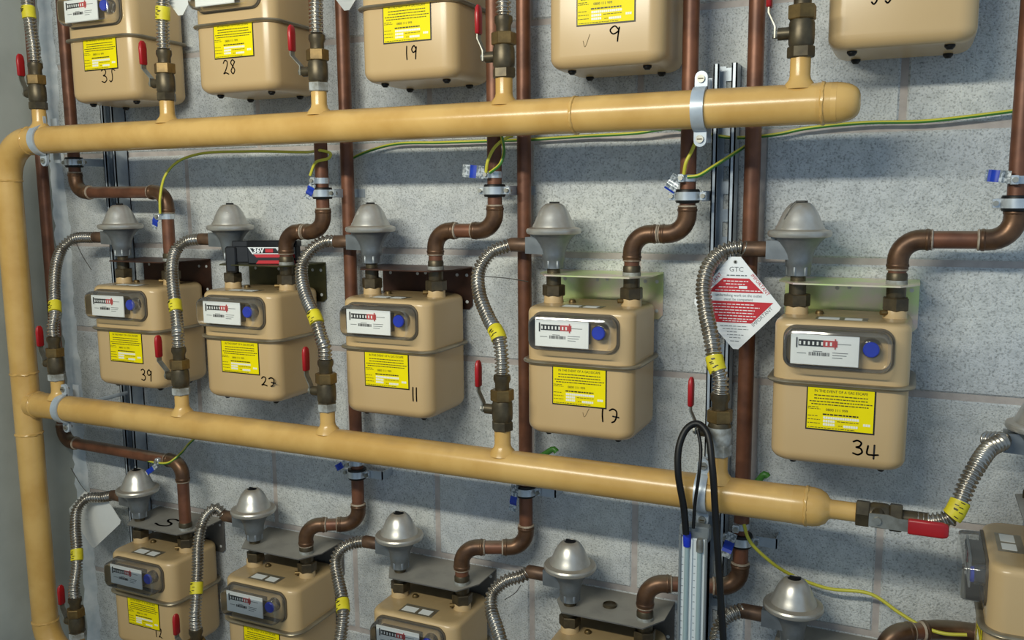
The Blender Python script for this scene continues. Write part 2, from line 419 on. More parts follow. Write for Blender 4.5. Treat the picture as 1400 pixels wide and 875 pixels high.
def cap_profile(x_end, r0=RM):    # domed pipe cap ending at x_end, pointing +X
    L = 0.040; return [(r0 + 0.0006, x_end - L - 0.02)] + [(r0 * math.cos(a) ** 0.55 if a < PI / 2 - 1e-6 else 0.0005, x_end - L + L * math.sin(a)) for a in [PI / 2 * k / 10 for k in range(11)]]
mb = MB(); mb.tube([(XRISE + 0.09, YM, ZT), (-0.115, YM, ZT)], RM, 'yellow_pipe', 28); mpart(mb, 'header_pipe')
mb = MB(); mb.lathe(cap_profile(-0.083), (0, YM, ZT), 'yellow_pipe', 28, 'X'); mpart(mb, 'end_cap')
mb = MB(); mb.tube([(XRISE + 0.02, YM, ZM), (-0.15, YM, ZM)], RM, 'yellow_pipe', 28); mpart(mb, 'header_pipe')
mb = MB(); mb.lathe([(RM + .0006, -0.155), (RM + .0005, -0.125), (0.029, -0.115), (0.024, -0.106), (0.0165, -0.101), (0.0150, -0.098), (0.0150, -0.058)], (0, YM, ZM), 'yellow_pipe', 28, 'X'); mpart(mb, 'reducer')
mb = MB(); mb.tube([(XRISE + 0.09, YM, ZL), (-0.15, YM, ZL)], RM, 'yellow_pipe', 28); mpart(mb, 'header_pipe')
def weld(p, axis, r=RM):
    mb = MB(); n = 40; path = []
    rs = random.Random(int(abs(p[0]) * 977) + int(abs(p[2]) * 31))
    prof = [(r - 0.001, -0.004), (r + 0.0018, -0.0015), (r + 0.0018, 0.0015), (r - 0.001, 0.004)]
    mb.lathe(prof, p, 'yellow_pipe', n, axis)
    mb.v = [tuple(Vector(q) + Vector((rs.uniform(-1, 1), rs.uniform(-1, 1), rs.uniform(-1, 1))) * 0.0009) for q in mb.v]
    mpart(mb, 'weld_bead')
for p in ((XRISE + 0.09, YM, ZT), (-0.528, YM, ZT), (-0.135, YM, ZT), (XRISE + RM + 0.010, YM, ZM), (-0.135, YM, ZM), (XRISE + 0.09, YM, ZL)): weld(p, 'X')
for p in ((XRISE, YM, ZT - 0.09), (XRISE, YM, ZM + 0.075), (XRISE, YM, ZM - 0.075), (XRISE, YM, ZL + 0.09)): weld(p, 'Z')
STUBS_T = [-1.825, -1.437, -1.050, -0.660, -0.170]
STUBS_M = [-1.836, -1.446, -1.058, -0.669, -0.276]
STUBS_L = [-1.836, -1.446, -1.052, -0.660, -0.262]
sb = MB(); sb.lathe([(0.026, 0.022), (0.0215, 0.030), (0.0165, 0.036), (0.0150, 0.042), (0.0150, 0.071)], (0, 0, 0), 'yellow_pipe', 24)
sme = sb.mesh('branch_stub')
for Z, xs in ((ZT, STUBS_T), (ZM, STUBS_M), (ZL, STUBS_L)):
    for x in xs:
        o = obj('branch_stub', sme, man); o.location = (x - XRISE, 0, Z - ZL)

# saddle clamps holding the manifold
def clamp(X, Z, label):
    t = thing('saddle_clamp', label, 'pipe clamp', (X, -0.22, Z), group='steel saddle clamps on the manifold')
    mb = MB(); w = 0.010; r0, r1 = RM + 0.0005, RM + 0.0045; loops = []
    for k in range(17):
        a = PI / 2 + PI * k / 16; c, s = math.cos(a), math.sin(a)      # front half: y = cos negative
        loops.append([(-w, r0 * c, r0 * s), (w, r0 * c, r0 * s), (w, r1 * c, r1 * s), (-w, r1 * c, r1 * s)])
    mb.loft(loops, 'zinc'); mb.build('strap', t)
    for s in (-1, 1):
        mb = MB(); poly = [(-w, s * RM), (w, s * RM)] + [(w * math.cos(a), s * (RM + 0.018 + w * math.sin(a))) for a in [PI * k / 10 for k in range(11)]]
        mb.plate(poly, -0.003, 0.004, 'zinc'); mb.build('lug', t)
        mb = MB(); mb.lathe([(0.0062, -0.0065), (0.0062, -0.0035), (0.0035, -0.0035), (0.0035, 0.012)], (0, 0, s * (RM + 0.016)), 'leversteel', 12, 'Y'); mb.box(-0.004, 0.004, -0.0072, -0.006, s * (RM + 0.016) - 0.0008, s * (RM + 0.016) + 0.0008, 'nutdark'); mb.build('screw', t)
    mb = MB(); mb.plate([(-w, -RM - 0.02), (w, -RM - 0.02), (w, RM + 0.02), (-w, RM + 0.02)], RM + 0.001, RM + 0.005, 'zinc'); mb.cyl((0, RM + 0.005, 0), (0, 0.179, 0), 0.005, 'zinc', 10); mb.build('standoff', t)
clamp(-0.318, ZT, 'saddle clamp on right end of the upper ochre pipe')
clamp(-1.819, ZT, 'saddle clamp on left end of the upper ochre pipe')
clamp(-0.300, ZM, 'saddle clamp on lower ochre pipe beside black rubber tube')
clamp(-1.815, ZM, 'saddle clamp on left end of the lower ochre pipe')

# ------------------------------------------------------------------ gas meters
HB = 0.238                                    # body height; local origin at the base, spigot plane at y = 0
FY = -0.080; BY = 0.083; WM = 0.206; CY = (FY + BY) / 2; DM = BY - FY
proto = thing('proto_meter', 'x', 'x')
def case_loops(zs):                             # [(z, inset)]
    return [[(x, y, z) for x, y in rr(WM - 2 * i, DM - 2 * i, 0.027 - 0.3 * i, 6, 0, CY)] for z, i in zs]
def edge(z0, zdir, r, n=6): return [(z0 + zdir * r * (1 - math.cos(a)), r * (1 - math.sin(a))) for a in [PI / 2 * k / n for k in range(n + 1)]]
mb = MB(); mb.loft(case_loops(edge(0.0, 1, 0.020) + [(HB - 0.104, 0.0)]), 'tan'); mb.build('lower_case', proto, 50)
mb = MB(); mb.loft(case_loops([(HB - 0.100, 0.0)] + edge(HB, -1, 0.013)[::-1]), 'tan'); mb.build('upper_case', proto, 50)
def ring(off, z): return [(x, y, z) for x, y in rr(WM + 2 * off, DM + 2 * off, 0.027 + off, 6, 0, CY)]
zc = HB - 0.101
mb = MB(); mb.loft([ring(-0.004, zc - 0.004), ring(0.004, zc - 0.0045), ring(0.0085, zc - 0.003), ring(0.0100, zc - 0.0005), ring(0.0085, zc + 0.002), ring(0.004, zc + 0.003), ring(-0.004, zc + 0.003)], 'seam', False, False); mb.build('seam_band', proto, 50)
for s, nm in ((-1, 'inlet_boss'), (1, 'outlet_boss')):
    mb = MB(); mb.lathe([(0.0195, HB - 0.004), (0.0185, HB + 0.003), (0.0180, HB + 0.016), (0.0170, HB + 0.018)], (s * 0.0762, 0, 0), 'tan', 24); o = mb.build(nm, proto)
    if s == 1:
        mb = MB(); mb.cyl((0.0762 - 0.012, -0.012, HB + 0.009), (0.0762 - 0.021, -0.017, HB + 0.009), 0.0042, 'brass', 10); mb.build('sealing_screw', o)
for sx in (-0.068, 0.068):
    for y in (FY + 0.035, BY - 0.035):
        mb = MB(); mb.lathe([(0.004, 0.004), (0.0075, 0.0), (0.0075, -0.003), (0.004, -0.007)], (sx, y, 0), 'black', 12); mb.build('foot', proto)
# index window
WX, WZ = -0.003, HB - 0.043
def win(w, h, r, y): return [(x, y, z) for x, z in rr(w, h, r, 6, WX, WZ)]
mb = MB(); mb.loft([win(0.166, 0.070, 0.020, FY + 0.001), win(0.166, 0.070, 0.020, FY - 0.003), win(0.156, 0.060, 0.017, FY - 0.003), win(0.156, 0.060, 0.017, FY + 0.001)], 'gasket', False, False); mb.build('window_gasket', proto)
mb = MB(); mb.loft([win(0.161, 0.065, 0.018, FY - 0.002), win(0.158, 0.062, 0.017, FY - 0.029), win(0.154, 0.058, 0.015, FY - 0.033), win(0.148, 0.052, 0.012, FY - 0.034)], 'clearside', False, False); mb.loft([win(0.148, 0.052, 0.012, FY - 0.034), win(0.1479, 0.0519, 0.012, FY - 0.034)], 'clear', False, True); mb.build('clear_cover', proto, 45)
PX0, PX1, PZ0, PZ1, PY = WX - 0.069, WX + 0.033, WZ - 0.025, WZ + 0.023, FY - 0.022
mb = MB(); mb.cbox(PX0, PX1, PY, PY + 0.003, PZ0, PZ1, 0.0008, 'white'); mb.box(PX0 + 0.004, PX1 - 0.004, PY + 0.003, FY, PZ0 + 0.006, PZ1 - 0.006, 'gasket'); ip = mb.build('index_plate', proto)
mb = MB(); mb.box(PX0 + 0.012, PX0 + 0.049, PY - 0.0012, PY, WZ + 0.005, WZ + 0.015, 'drum'); mb.box(PX0 + 0.049, PX0 + 0.070, PY - 0.0012, PY, WZ + 0.005, WZ + 0.015, 'drumred')
for k in range(8):
    x = PX0 + 0.013 + 0.0066 * k; mb.box(x, x + 0.0028, PY - 0.0016, PY - 0.001, WZ + 0.007, WZ + 0.0125, 'white')
mb.box(PX0 + 0.0085, PX0 + 0.0100, PY - 0.002, PY, WZ + 0.002, WZ + 0.018, 'drum'); mb.box(PX0 + 0.066, PX0 + 0.0675, PY - 0.002, PY, WZ + 0.002, WZ + 0.018, 'drumred')
mb.build('number_drum', ip)
mb = MB(); rs = random.Random(2); x = PX0 + 0.028
while x < PX0 + 0.058:
    w = rs.choice((0.0006, 0.0011)); mb.box(x, x + w, PY - 0.0005, PY, WZ - 0.010, WZ - 0.0045, 'drum'); x += w + rs.choice((0.0006, 0.0012))
for a, b, z in ((0.010, 0.024, -0.007), (0.063, 0.086, -0.004), (0.063, 0.084, -0.008), (0.063, 0.078, -0.012), (0.034, 0.048, -0.003), (0.070, 0.090, 0.010)):
    mb.box(PX0 + a, PX0 + b, PY - 0.0004, PY, WZ + z - 0.0005, WZ + z + 0.0005, 'gaugegrey')
mb.build('index_print', ip)
mb = MB(); mb.lathe([(0.0120, FY - 0.0165), (0.0120, FY - 0.020), (0.0105, FY - 0.0215)], (WX + 0.050, 0, WZ + 0.004), 'blue', 20, 'Y'); mb.lathe([(0.0155, FY), (0.0140, FY - 0.015), (0.0120, FY - 0.016)], (WX + 0.050, 0, WZ + 0.004), 'clear', 20, 'Y'); mb.build('blue_badge', proto)
# yellow warning sticker
SX0, SX1, SZ0, SZ1 = -0.047, 0.057, HB - 0.178, HB - 0.108
mb = MB(); mb.box(SX0, SX1, FY - 0.0006, FY + 0.001, SZ0, SZ1, 'ink'); mb.box(SX0 + 0.0020, SX1 - 0.0024, FY - 0.0010, FY, SZ0 + 0.0025, SZ1, 'yellow'); st = mb.build('warning_sticker', proto)
mb = MB()
def form(x0, z, n): 
    for k in range(n): mb.box(x0 + k * 0.0036, x0 + k * 0.0036 + 0.0031, FY - 0.0014, FY - 0.0009, z - 0.0019, z + 0.0019, 'formwhite')
form(SX0 + 0.027, SZ0 + 0.0215, 15); form(SX0 + 0.027, SZ0 + 0.0160, 5); form(SX0 + 0.027, SZ0 + 0.0105, 5); form(SX0 + 0.058, SZ0 + 0.0095, 6); form(SX0 + 0.087, SZ0 + 0.0145, 3)
mb.build('form_boxes', st)
txt = [(text_mesh('t', 'IN THE EVENT OF A GAS ESCAPE', 0.0062, 'ink', sx=0.88), (0.005, FY - 0.0013, SZ1 - 0.0055), 0),
       (text_mesh('t', '0800 111 999', 0.0060, 'ink'), (0.000, FY - 0.0013, SZ0 + 0.0345), 0)]
mb = join_text(txt); rs = random.Random(5)
def line(x0, x1, z, t=0.0008, m='inkfade'):
    x = x0
    while x < x1:
        w = min(rs.uniform(0.002, 0.006), x1 - x); mb.box(x, x + w, FY - 0.0013, FY - 0.0009, z - t, z + t, m); x += w + 0.0011
for z, a, b in ((0.0575, 0.012, 0.092), (0.0525, 0.012, 0.092), (0.0475, 0.005, 0.099), (0.0430, 0.008, 0.094)): line(SX0 + a, SX0 + b, SZ0 + z)
line(SX0 + 0.026, SX0 + 0.080, SZ0 + 0.0270, 0.0011, 'ink')
for z, a, b in ((0.038, 0.003, 0.019), (0.035, 0.003, 0.022), (0.0235, 0.003, 0.018), (0.0175, 0.003, 0.022), (0.0115, 0.003, 0.022), (0.0045, 0.004, 0.075), (0.0165, 0.048, 0.080), (0.0095, 0.050, 0.056)): line(SX0 + a, SX0 + b, SZ0 + z, 0.0005)
mb.build('sticker_print', st)
mb = MB(); mb.box(-0.040, 0.038, -0.066, -0.030, HB - 0.001, HB + 0.0005, 'seam'); mb.box(-0.036, -0.004, -0.060, -0.040, HB, HB + 0.0009, 'offwhite'); mb.box(0.004, 0.030, -0.060, -0.040, HB, HB + 0.0009, 'offwhite'); mb.build('top_label', proto)
mb = MB(); mb.lathe([(0.007, HB - 0.001), (0.007, HB + 0.003), (0.005, HB + 0.006)], (-0.040, 0.004, 0), 'brass', 10); mb.build('top_plug', proto)

DIG = {
 '1': [[(.45, 1), (.4, .5), (.45, 0)]],
 '2': [[(0, .8), (.3, 1), (.7, .9), (.65, .6), (.2, .15), (0, .05), (.4, .1), (.9, 0)]],
 '3': [[(.05, .9), (.4, 1), (.75, .85), (.6, .6), (.3, .52), (.7, .45), (.85, .2), (.5, 0), (.05, .08)]],
 '4': [[(.10, .70), (.05, .12), (.5, .08), (1.0, .12)], [(.65, .78), (.62, -.18)]],
 '5': [[(.05, .12), (.25, 0), (.5, .15), (.55, .5), (.5, .8), (.6, 1.0)], [(.6, 1.0), (1.0, .85)]],
 '7': [[(0, .85), (.4, .98), (.8, .85), (.85, .5), (.6, .1), (.3, .0)], [(.4, .45), (1.1, .40)]],
 '8': [[(.8, .85), (.4, 1), (.1, .8), (.4, .55), (.75, .25), (.45, 0), (.1, .2), (.4, .5), (.8, .85)]],
 '9': [[(.8, .75), (.45, 1), (.05, .75), (.3, .5), (.75, .65), (.85, .9), (.75, .4), (.7, 0)]],
 'v': [[(0, .5), (.25, 0), (1, 1)]],
}
def smooth2(pts):
    if len(pts) < 3: return pts
    return [(p.x, p.z) for p in spline([(x, 0, z) for x, z in pts], 0.0012)]
def write(mb, s, x0, x1, z0, z1, w, m='ink'):
    n = len(s); cw = (x1 - x0) / (n + 0.25 * (n - 1))
    for i, ch in enumerate(s):
        for stroke in DIG[ch]:
            mb.ribbon(smooth2([(x0 + (i * 1.25 + x) * cw, z0 + z * (z1 - z0)) for x, z in stroke]), w, FY - 0.0005, m)
ZTOP = {'u': 0.455, 'm': -0.200, 'l': -0.855}
SP = 0.0762; YS = -0.095
GM = 'beige gas meters on the wall'
# key: (row, inlet X, label, number, number box (local x0, x1, z0, z1 from the body top), tick)
METERS = [
 ('35', 'u', -1.752, 'beige gas meter marked 35, top row, leftmost', '35', (0.004, 0.046, -0.198, -0.170), None),
 ('28', 'u', -1.372, 'beige gas meter marked 28, second in the top row', '28', (-0.025, 0.008, -0.202, -0.174), None),
 ('19', 'u', -0.960, 'beige gas meter marked 19, third in the top row', '19', (-0.002, 0.026, -0.202, -0.178), None),
 ('9', 'u', -0.573, 'beige gas meter marked with a single 9, top row', '9', (0.012, 0.032, -0.200, -0.175), (-0.035, -0.023, -0.205, -0.185)),
 ('top right', 'u', -0.112, 'beige gas meter cut by the top edge at upper right', '55', (-0.042, -0.008, -0.177, -0.150), None),
 ('39', 'm', -1.735, 'beige gas meter marked 39, leftmost in the middle row', '39', (0.047, 0.081, -0.216, -0.190), None),
 ('27', 'm', -1.397, 'beige gas meter marked 27, second in the middle row', '27', (0.061, 0.096, -0.199, -0.180), None),
 ('11', 'm', -1.025, 'beige gas meter marked 11, third in the middle row', '11', (0.062, 0.076, -0.199, -0.172), None),
 ('17', 'm', -0.618, 'beige gas meter marked 17, fourth in the middle row', '17', (0.043, 0.078, -0.201, -0.176), (0.012, 0.024, -0.196, -0.180)),
 ('34', 'm', -0.176, 'large looking beige gas meter marked 34, middle row right', '34', (0.026, 0.064, -0.212, -0.189), None),
 ('12', 'l', -1.738, 'beige gas meter marked 12, leftmost in the bottom row', '12', (0.038, 0.062, -0.194, -0.170), None),
 ('low2', 'l', -1.376, 'beige gas meter second from the left in the bottom row', None, None, None),
 ('low3', 'l', -0.977, 'beige gas meter third from the left in the bottom row', None, None, None),
 ('low4', 'l', -0.584, 'beige gas meter mostly hidden below the dusty bracket, bottom row', None, None, None),
]
for key, row, xi, label, num, box, tick in METERS:
    t = clone(proto, 'gas_meter', label, 'gas meter', (xi + SP, YS, ZTOP[row] - HB), 0, GM)
    if row == 'u':
        for ch in t.children:
            if ch.name.startswith('warning_sticker'): ch.location.z += 0.028 if key == 'top right' else 0.007
    if num:
        mb = MB(); x0, x1, z0, z1 = box; write(mb, num, x0, x1, HB + z0, HB + z1, 0.0027 if row == 'm' else 0.0024); mb.build('handwritten_number', t)
    if tick:
        mb = MB(); x0, x1, z0, z1 = tick; write(mb, 'v', x0, x1, HB + z0, HB + z1, 0.0009, 'pencil'); mb.build('pencil_tick', t)
# the meter turned sideways at the lower right
SIDE_X, SIDE_D, SIDE_Z = 0.2025, 0.16, -0.530
side = clone(proto, 'gas_meter', 'beige gas meter turned sideways at the lower right edge', 'gas meter', (SIDE_X, -SIDE_D, SIDE_Z - HB), -PI / 2, GM)
mb = MB(); mb.ribbon(smooth2([(0.0, 0.016), (-0.003, 0.004), (0.004, 0.001), (0.010, 0.006), (0.013, 0.002), (0.020, 0.004)]), 0.0016, 0, 'pencil')
mb.xf(Matrix.Translation(Vector((WM / 2 + 0.0005, -0.02, HB - 0.065))) @ Matrix.Rotation(PI / 2, 4, 'Z')); mb.build('pencil_scribble', side)
drop(proto)

# ------------------------------------------------------------------ regulators (local origin at the meter top under the inlet)
def hexloop(r, z, a0=0.0): return [(r * math.cos(a0 + PI / 3 * k), r * math.sin(a0 + PI / 3 * k), z) for k in range(6)]
def nut(mb, r, z0, z1, m, a0=0.3):
    mb.loft([hexloop(r * 0.93, z0, a0), hexloop(r, z0 + 0.0015, a0), hexloop(r, z1 - 0.0015, a0), hexloop(r * 0.93, z1, a0)], m)
preg = thing('proto_reg', 'x', 'x')
mb = MB(); nut(mb, 0.0215, 0.012, 0.033, 'nutdark'); mb.build('union_nut', preg)
mb = MB(); mb.lathe([(0.0140, 0.030), (0.0140, 0.050), (0.0125, 0.051), (0.0125, 0.068)], (0, 0, 0), 'bronze', 18); mb.build('nipple', preg)
o = 0.064
mb = MB(); mb.lathe([(0.0150, o), (0.0190, o), (0.0195, o + 0.014), (0.0212, o + 0.016), (0.0218, o + 0.026), (0.0235, o + 0.036), (0.0275, o + 0.046), (0.0335, o + 0.055), (0.0405, o + 0.062), (0.0455, o + 0.066)], (0, 0, 0), 'alu', 32)
for k in range(6):
    a = PI / 3 * k + 0.3; c, s = math.cos(a), math.sin(a); mb.lathe([(0.004, o + 0.0005), (0.004, o + 0.0150), (0.002, o + 0.017)], (0.0168 * c, 0.0168 * s, 0), 'alu', 8)
mb.build('body', preg, 45)
mb = MB(); zi = 0.107
mb.loft([[(-0.052, -0.0155, zi - 0.0155), (-0.052, 0.0155, zi - 0.0155), (-0.052, 0.0155, zi + 0.0155), (-0.052, -0.0155, zi + 0.0155)], [(-0.010, -0.0165, zi - 0.0165), (-0.010, 0.0165, zi - 0.0165), (-0.010, 0.0165, zi + 0.0165), (-0.010, -0.0165, zi + 0.0165)]], 'alu')
mb.loft([[(-0.046, -0.004, zi + 0.014), (-0.046, 0.004, zi + 0.014), (-0.046, 0.004, o + 0.066), (-0.046, -0.004, o + 0.066)], [(-0.015, -0.004, zi + 0.014), (-0.015, 0.004, zi + 0.014), (-0.015, 0.004, o + 0.066), (-0.015, -0.004, o + 0.066)]], 'alu')
mb.build('inlet_boss', preg)
mb = MB(); mb.lathe([(0.0440, o + 0.0635), (0.0500, o + 0.0650), (0.0518, o + 0.0685), (0.0518, o + 0.0720), (0.0500, o + 0.0750), (0.0445, o + 0.0765), (0.0405, o + 0.0775)], (0, 0, 0), 'dome', 36); mb.build('rolled_rim', preg, 30)
mb = MB(); mb.lathe([(0.0418, o + 0.074), (0.0402, o + 0.078), (0.0392, o + 0.081), (0.0362, o + 0.086), (0.0325, o + 0.095), (0.0285, o + 0.104), (0.0237, o + 0.112), (0.0190, o + 0.1175), (0.0150, o + 0.1205), (0.0118, o + 0.1212), (0.0105, o + 0.118)], (0, 0, 0), 'dome', 36); mb.build('dome', preg, 40)
mb = MB(); mb.lathe([(0.0108, o + 0.116), (0.0108, o + 0.1200), (0.0050, o + 0.1215)], (0, 0, 0), 'black', 16); mb.box(-0.008, 0.011, -0.0018, 0.0018, o + 0.120, o + 0.1245, 'black'); mb.build('vent_plug', preg)
REGS = {'39': (-1.735, 'm'), '27': (-1.397, 'm'), '11': (-1.025, 'm'), '17': (-0.618, 'm'), '34': (-0.176, 'm'),
        'l1': (-1.738, 'l'), 'l2': (-1.372, 'l'), 'l3': (-0.975, 'l'), 'l4': (-0.584, 'l'), 'l5': (-0.163, 'l')}
WHERE = {'39': 'above the leftmost middle row meter', '27': 'above the second middle row meter', '11': 'above the third middle row meter', '17': 'above the fourth middle row meter', '34': 'above the rightmost middle row meter',
         'l1': 'above the leftmost bottom row meter', 'l2': 'above the second bottom row meter', 'l3': 'above the third bottom row meter', 'l4': 'above the fourth bottom row meter', 'l5': 'at the bottom edge right of the white gauge'}
for k, (x, row) in REGS.items():
    clone(preg, 'gas_regulator', 'silver domed gas regulator ' + WHERE[k], 'regulator', (x, YS, ZTOP[row]), 0, 'silver domed gas regulators')
SRX, SRD, SRZ = SIDE_X - 0.008, 0.090, SIDE_Z + 0.035
clone(preg, 'gas_regulator', 'silver gas regulator cut off by the right edge', 'regulator', (SRX, -SRD, SRZ), 0, 'silver domed gas regulators')
drop(preg)
mb = MB(); mb.cyl((SRX, -SRD, SIDE_Z - 0.002), (SRX, -SRD, SRZ + 0.014), 0.013, 'brass'); tag(mb.build('pipe_nipple'), 'brass nipple under the regulator at the right edge', 'pipe fitting')

# ------------------------------------------------------------------ isolation valves (local origin at the stub top)
def make_valve(lx=-0.047):
    v = thing('proto_valve', 'x', 'x')
    mb = MB(); nut(mb, 0.0200, -0.003, 0.014, 'bronze', 0.1); mb.lathe([(0.0165, 0.013), (0.0188, 0.018), (0.0192, 0.030), (0.0188, 0.046), (0.0168, 0.053)], (0, 0, 0), 'bronze', 24); mb.build('body', v)
    mb = MB(); nut(mb, 0.0215, 0.052, 0.073, 'brass', 0.5); mb.build('union_nut', v)
    mb = MB(); mb.lathe([(0.0130, 0.070), (0.0130, 0.084), (0.0160, 0.091), (0.0155, 0.099), (0.0125, 0.101)], (0, 0, 0), 'nutdark', 20); mb.build('collar', v)
    mb = MB(); mb.cyl((-0.010, 0, 0.034), (-0.034, 0, 0.034), 0.0095, 'bronze', 14); mb.cyl((-0.034, 0, 0.034), (-0.042, 0, 0.034), 0.0065, 'leversteel', 8); mb.build('spindle', v)
    if True:
        mb = MB(); P = [(-0.037, 0.028), (-0.037, 0.045), (lx, 0.066), (lx, 0.085)]; h = 0.0065; th = 0.0022; L = []
        for x, z in P: L.append([(x, -h, z), (x, h, z), (x - th, h, z), (x - th, -h, z)])
        mb.loft(L, 'leversteel'); lo = mb.build('lever', v)
        mb = MB(); mb.loft([[(lx - 0.001 + x, y, z) for x, y in rr(a, b, min(a, b) * 0.45, 4)] for z, a, b in ((0.074, 0.007, 0.014), (0.076, 0.0085, 0.0180), (0.108, 0.0085, 0.0190), (0.118, 0.0075, 0.0160), (0.123, 0.004, 0.008))], 'red'); mb.build('red_grip', lo, 50)
    return v
pv = make_valve(); pv2 = make_valve(-0.058)
VALVES = [
 ('T0', STUBS_T[0], ZT, 0.0, 'ball valve with red lever at top left beside the corner'),
 ('T1', STUBS_T[1], ZT, 0.0, 'ball valve in front of the leftmost top row meter'),
 ('T2', STUBS_T[2], ZT, 0.0, 'ball valve in front of the second top row meter'),
 ('T3', STUBS_T[3], ZT, 0.0, 'ball valve right of the third top row meter'),
 ('T4', STUBS_T[4], ZT, 0.0, 'ball valve near the rounded end of the upper ochre pipe'),
 ('39', STUBS_M[0], ZM, 0.0, 'ball valve left of the leftmost middle row meter'),
 ('27', STUBS_M[1], ZM, 0.0, 'ball valve in front of the leftmost middle row meter'),
 ('11', STUBS_M[2], ZM, 0.0, 'ball valve in front of the second middle row meter'),
 ('17', STUBS_M[3], ZM, 0.0, 'ball valve between the third and fourth middle row meters'),
 ('34', STUBS_M[4], ZM, 0.0, 'ball valve with black tubing hung over its red lever'),
 ('l1', STUBS_L[0], ZL, 0.0, 'ball valve with red lever at the bottom left corner'),
 ('l2', STUBS_L[1], ZL, 0.0, 'ball valve in front of the leftmost bottom row meter'),
]
for k, x, z, rz, label in VALVES:
    vt = clone(pv2 if k in ('T1', 'T2', '27', 'l2') else pv, 'isolation_valve', label, 'valve', (x, YM, z + 0.071), rz, 'ball valves on the manifold')
    if k in ('39', '27', '11', '34', 'l1', 'T2'):
        mb = MB(); nut(mb, 0.0204, -0.0045, 0.0125 if k != '34' else 0.016, 'thread', 0.1)
        if k == '34': mb.lathe([(0.0175, 0.012), (0.0195, 0.018), (0.0199, 0.030), (0.0196, 0.044)], (0, 0, 0), 'thread', 24)
        mb.build('white_sealant', vt)
drop(pv); drop(pv2)
# end valve lying along X at the right of the lower header
t = thing('isolation_valve', 'ball valve lying level with long red handle at right end', 'valve', (-0.060, YM, ZM), group='ball valves on the manifold')
RX = Matrix.Rotation(PI / 2, 4, 'Y')
mb = MB(); nut(mb, 0.0215, -0.002, 0.018, 'bronze'); mb.lathe([(0.017, 0.016), (0.0195, 0.022), (0.0195, 0.042), (0.017, 0.047)], (0, 0, 0), 'bronze', 24); mb.xf(RX); mb.build('body', t)
mb = MB(); nut(mb, 0.023, 0.046, 0.064, 'bronze'); mb.lathe([(0.0135, 0.062), (0.0135, 0.100)], (0, 0, 0), 'nutdark', 18); mb.xf(RX); mb.build('union_nut', t)
mb = MB(); mb.cyl((0.030, -0.012, 0.006), (0.030, -0.040, 0.006), 0.0100, 'bronze', 16); mb.cyl((0.030, -0.040, 0.006), (0.030, -0.046, 0.006), 0.0060, 'leversteel', 8); mb.build('spindle', t)
mb = MB(); h = 0.011; L = []
for x, y, hh in ((0.018, -0.040, 0.010), (0.044, -0.040, 0.011), (0.058, -0.046, 0.009), (0.075, -0.046, 0.009)):
    L.append([(x, y, 0.006 - hh), (x, y, 0.006 + hh), (x, y - 0.0025, 0.006 + hh), (x, y - 0.0025, 0.006 - hh)])
mb.loft(L, 'leversteel'); lo = mb.build('lever', t)
mb = MB(); mb.loft([[(x, -0.0475 + y, 0.006 + z) for y, z in rr(a, b, min(a, b) * 0.4, 4)] for x, a, b in ((0.072, 0.008, 0.021), (0.074, 0.010, 0.0235), (0.118, 0.010, 0.0235), (0.124, 0.009, 0.020), (0.126, 0.006, 0.014))], 'red'); mb.build('red_grip', lo, 50)

# ------------------------------------------------------------------ flexible hoses
HB_ZIN = 0.107
def hose(label, path, fer0=True, tagz=None, fl=0.040, tagm='tagyellow'):
    t = thing('flexible_hose', label, 'hose', path[-1], group='corrugated steel hoses'); org = Vector(path[-1])
    if fer0:
        a = Vector(path[0]); d = Vector((1, 0, 0)); b = a + d * fl
        mb = MB(); mb.tube([a - d * 0.004 - org, a - org, b - d * 0.002 - org, b - org], [0.0118, 0.0135, 0.0135, 0.0125], 'ferrule', 18); mb.build('ferrule', t)
    pitch = 0.0074; step = pitch / 6; P = spline(path, step); rad = [(0.0094, 0.0104, 0.0130, 0.0139, 0.0130, 0.0104)[i % 6] for i in range(len(P))]
    mb = MB(); mb.tube([p - org for p in P], rad, 'steel_hose', 14); mb.build('corrugated_tube', t, 80)
    if tagz is not None:
        idx = min(range(len(P)), key=lambda i: (P[i] - Vector(tagz)).length); n = int(0.015 / step); seg = [p - org for p in P[max(0, idx - n):idx + n]]
        if len(seg) > 3:
            mb = MB(); mb.tube(seg[::3], 0.0145, tagm, 16); tb = mb.build('yellow_tag', t)
            mb = MB(); fr = frames(seg); rs = random.Random(int(abs(org.x) * 1000))
            for q in range(7):
                i = rs.randrange(2, len(fr) - 3); p, tt, a, b = fr[i]
                # short printed dash on the side facing away from the wall
                out = Vector((0.2 * rs.uniform(-2, 2), -1, 0)); out = (out - tt * out.dot(tt)).normalized(); s = tt.cross(out)
                c = p + out * 0.0147; w = 0.0030; h = rs.uniform(0.0006, 0.003)
                mb.loft([[c - s * w - tt * 0.0006, c + s * w - tt * 0.0006, c + s * w + tt * 0.0006, c - s * w + tt * 0.0006], [c - s * w - tt * 0.0006 + out * 0.0006, c + s * w - tt * 0.0006 + out * 0.0006, c + s * w + tt * 0.0006 + out * 0.0006, c - s * w + tt * 0.0006 + out * 0.0006]], 'ink')
            mb.build('tag_print', tb)
    return t
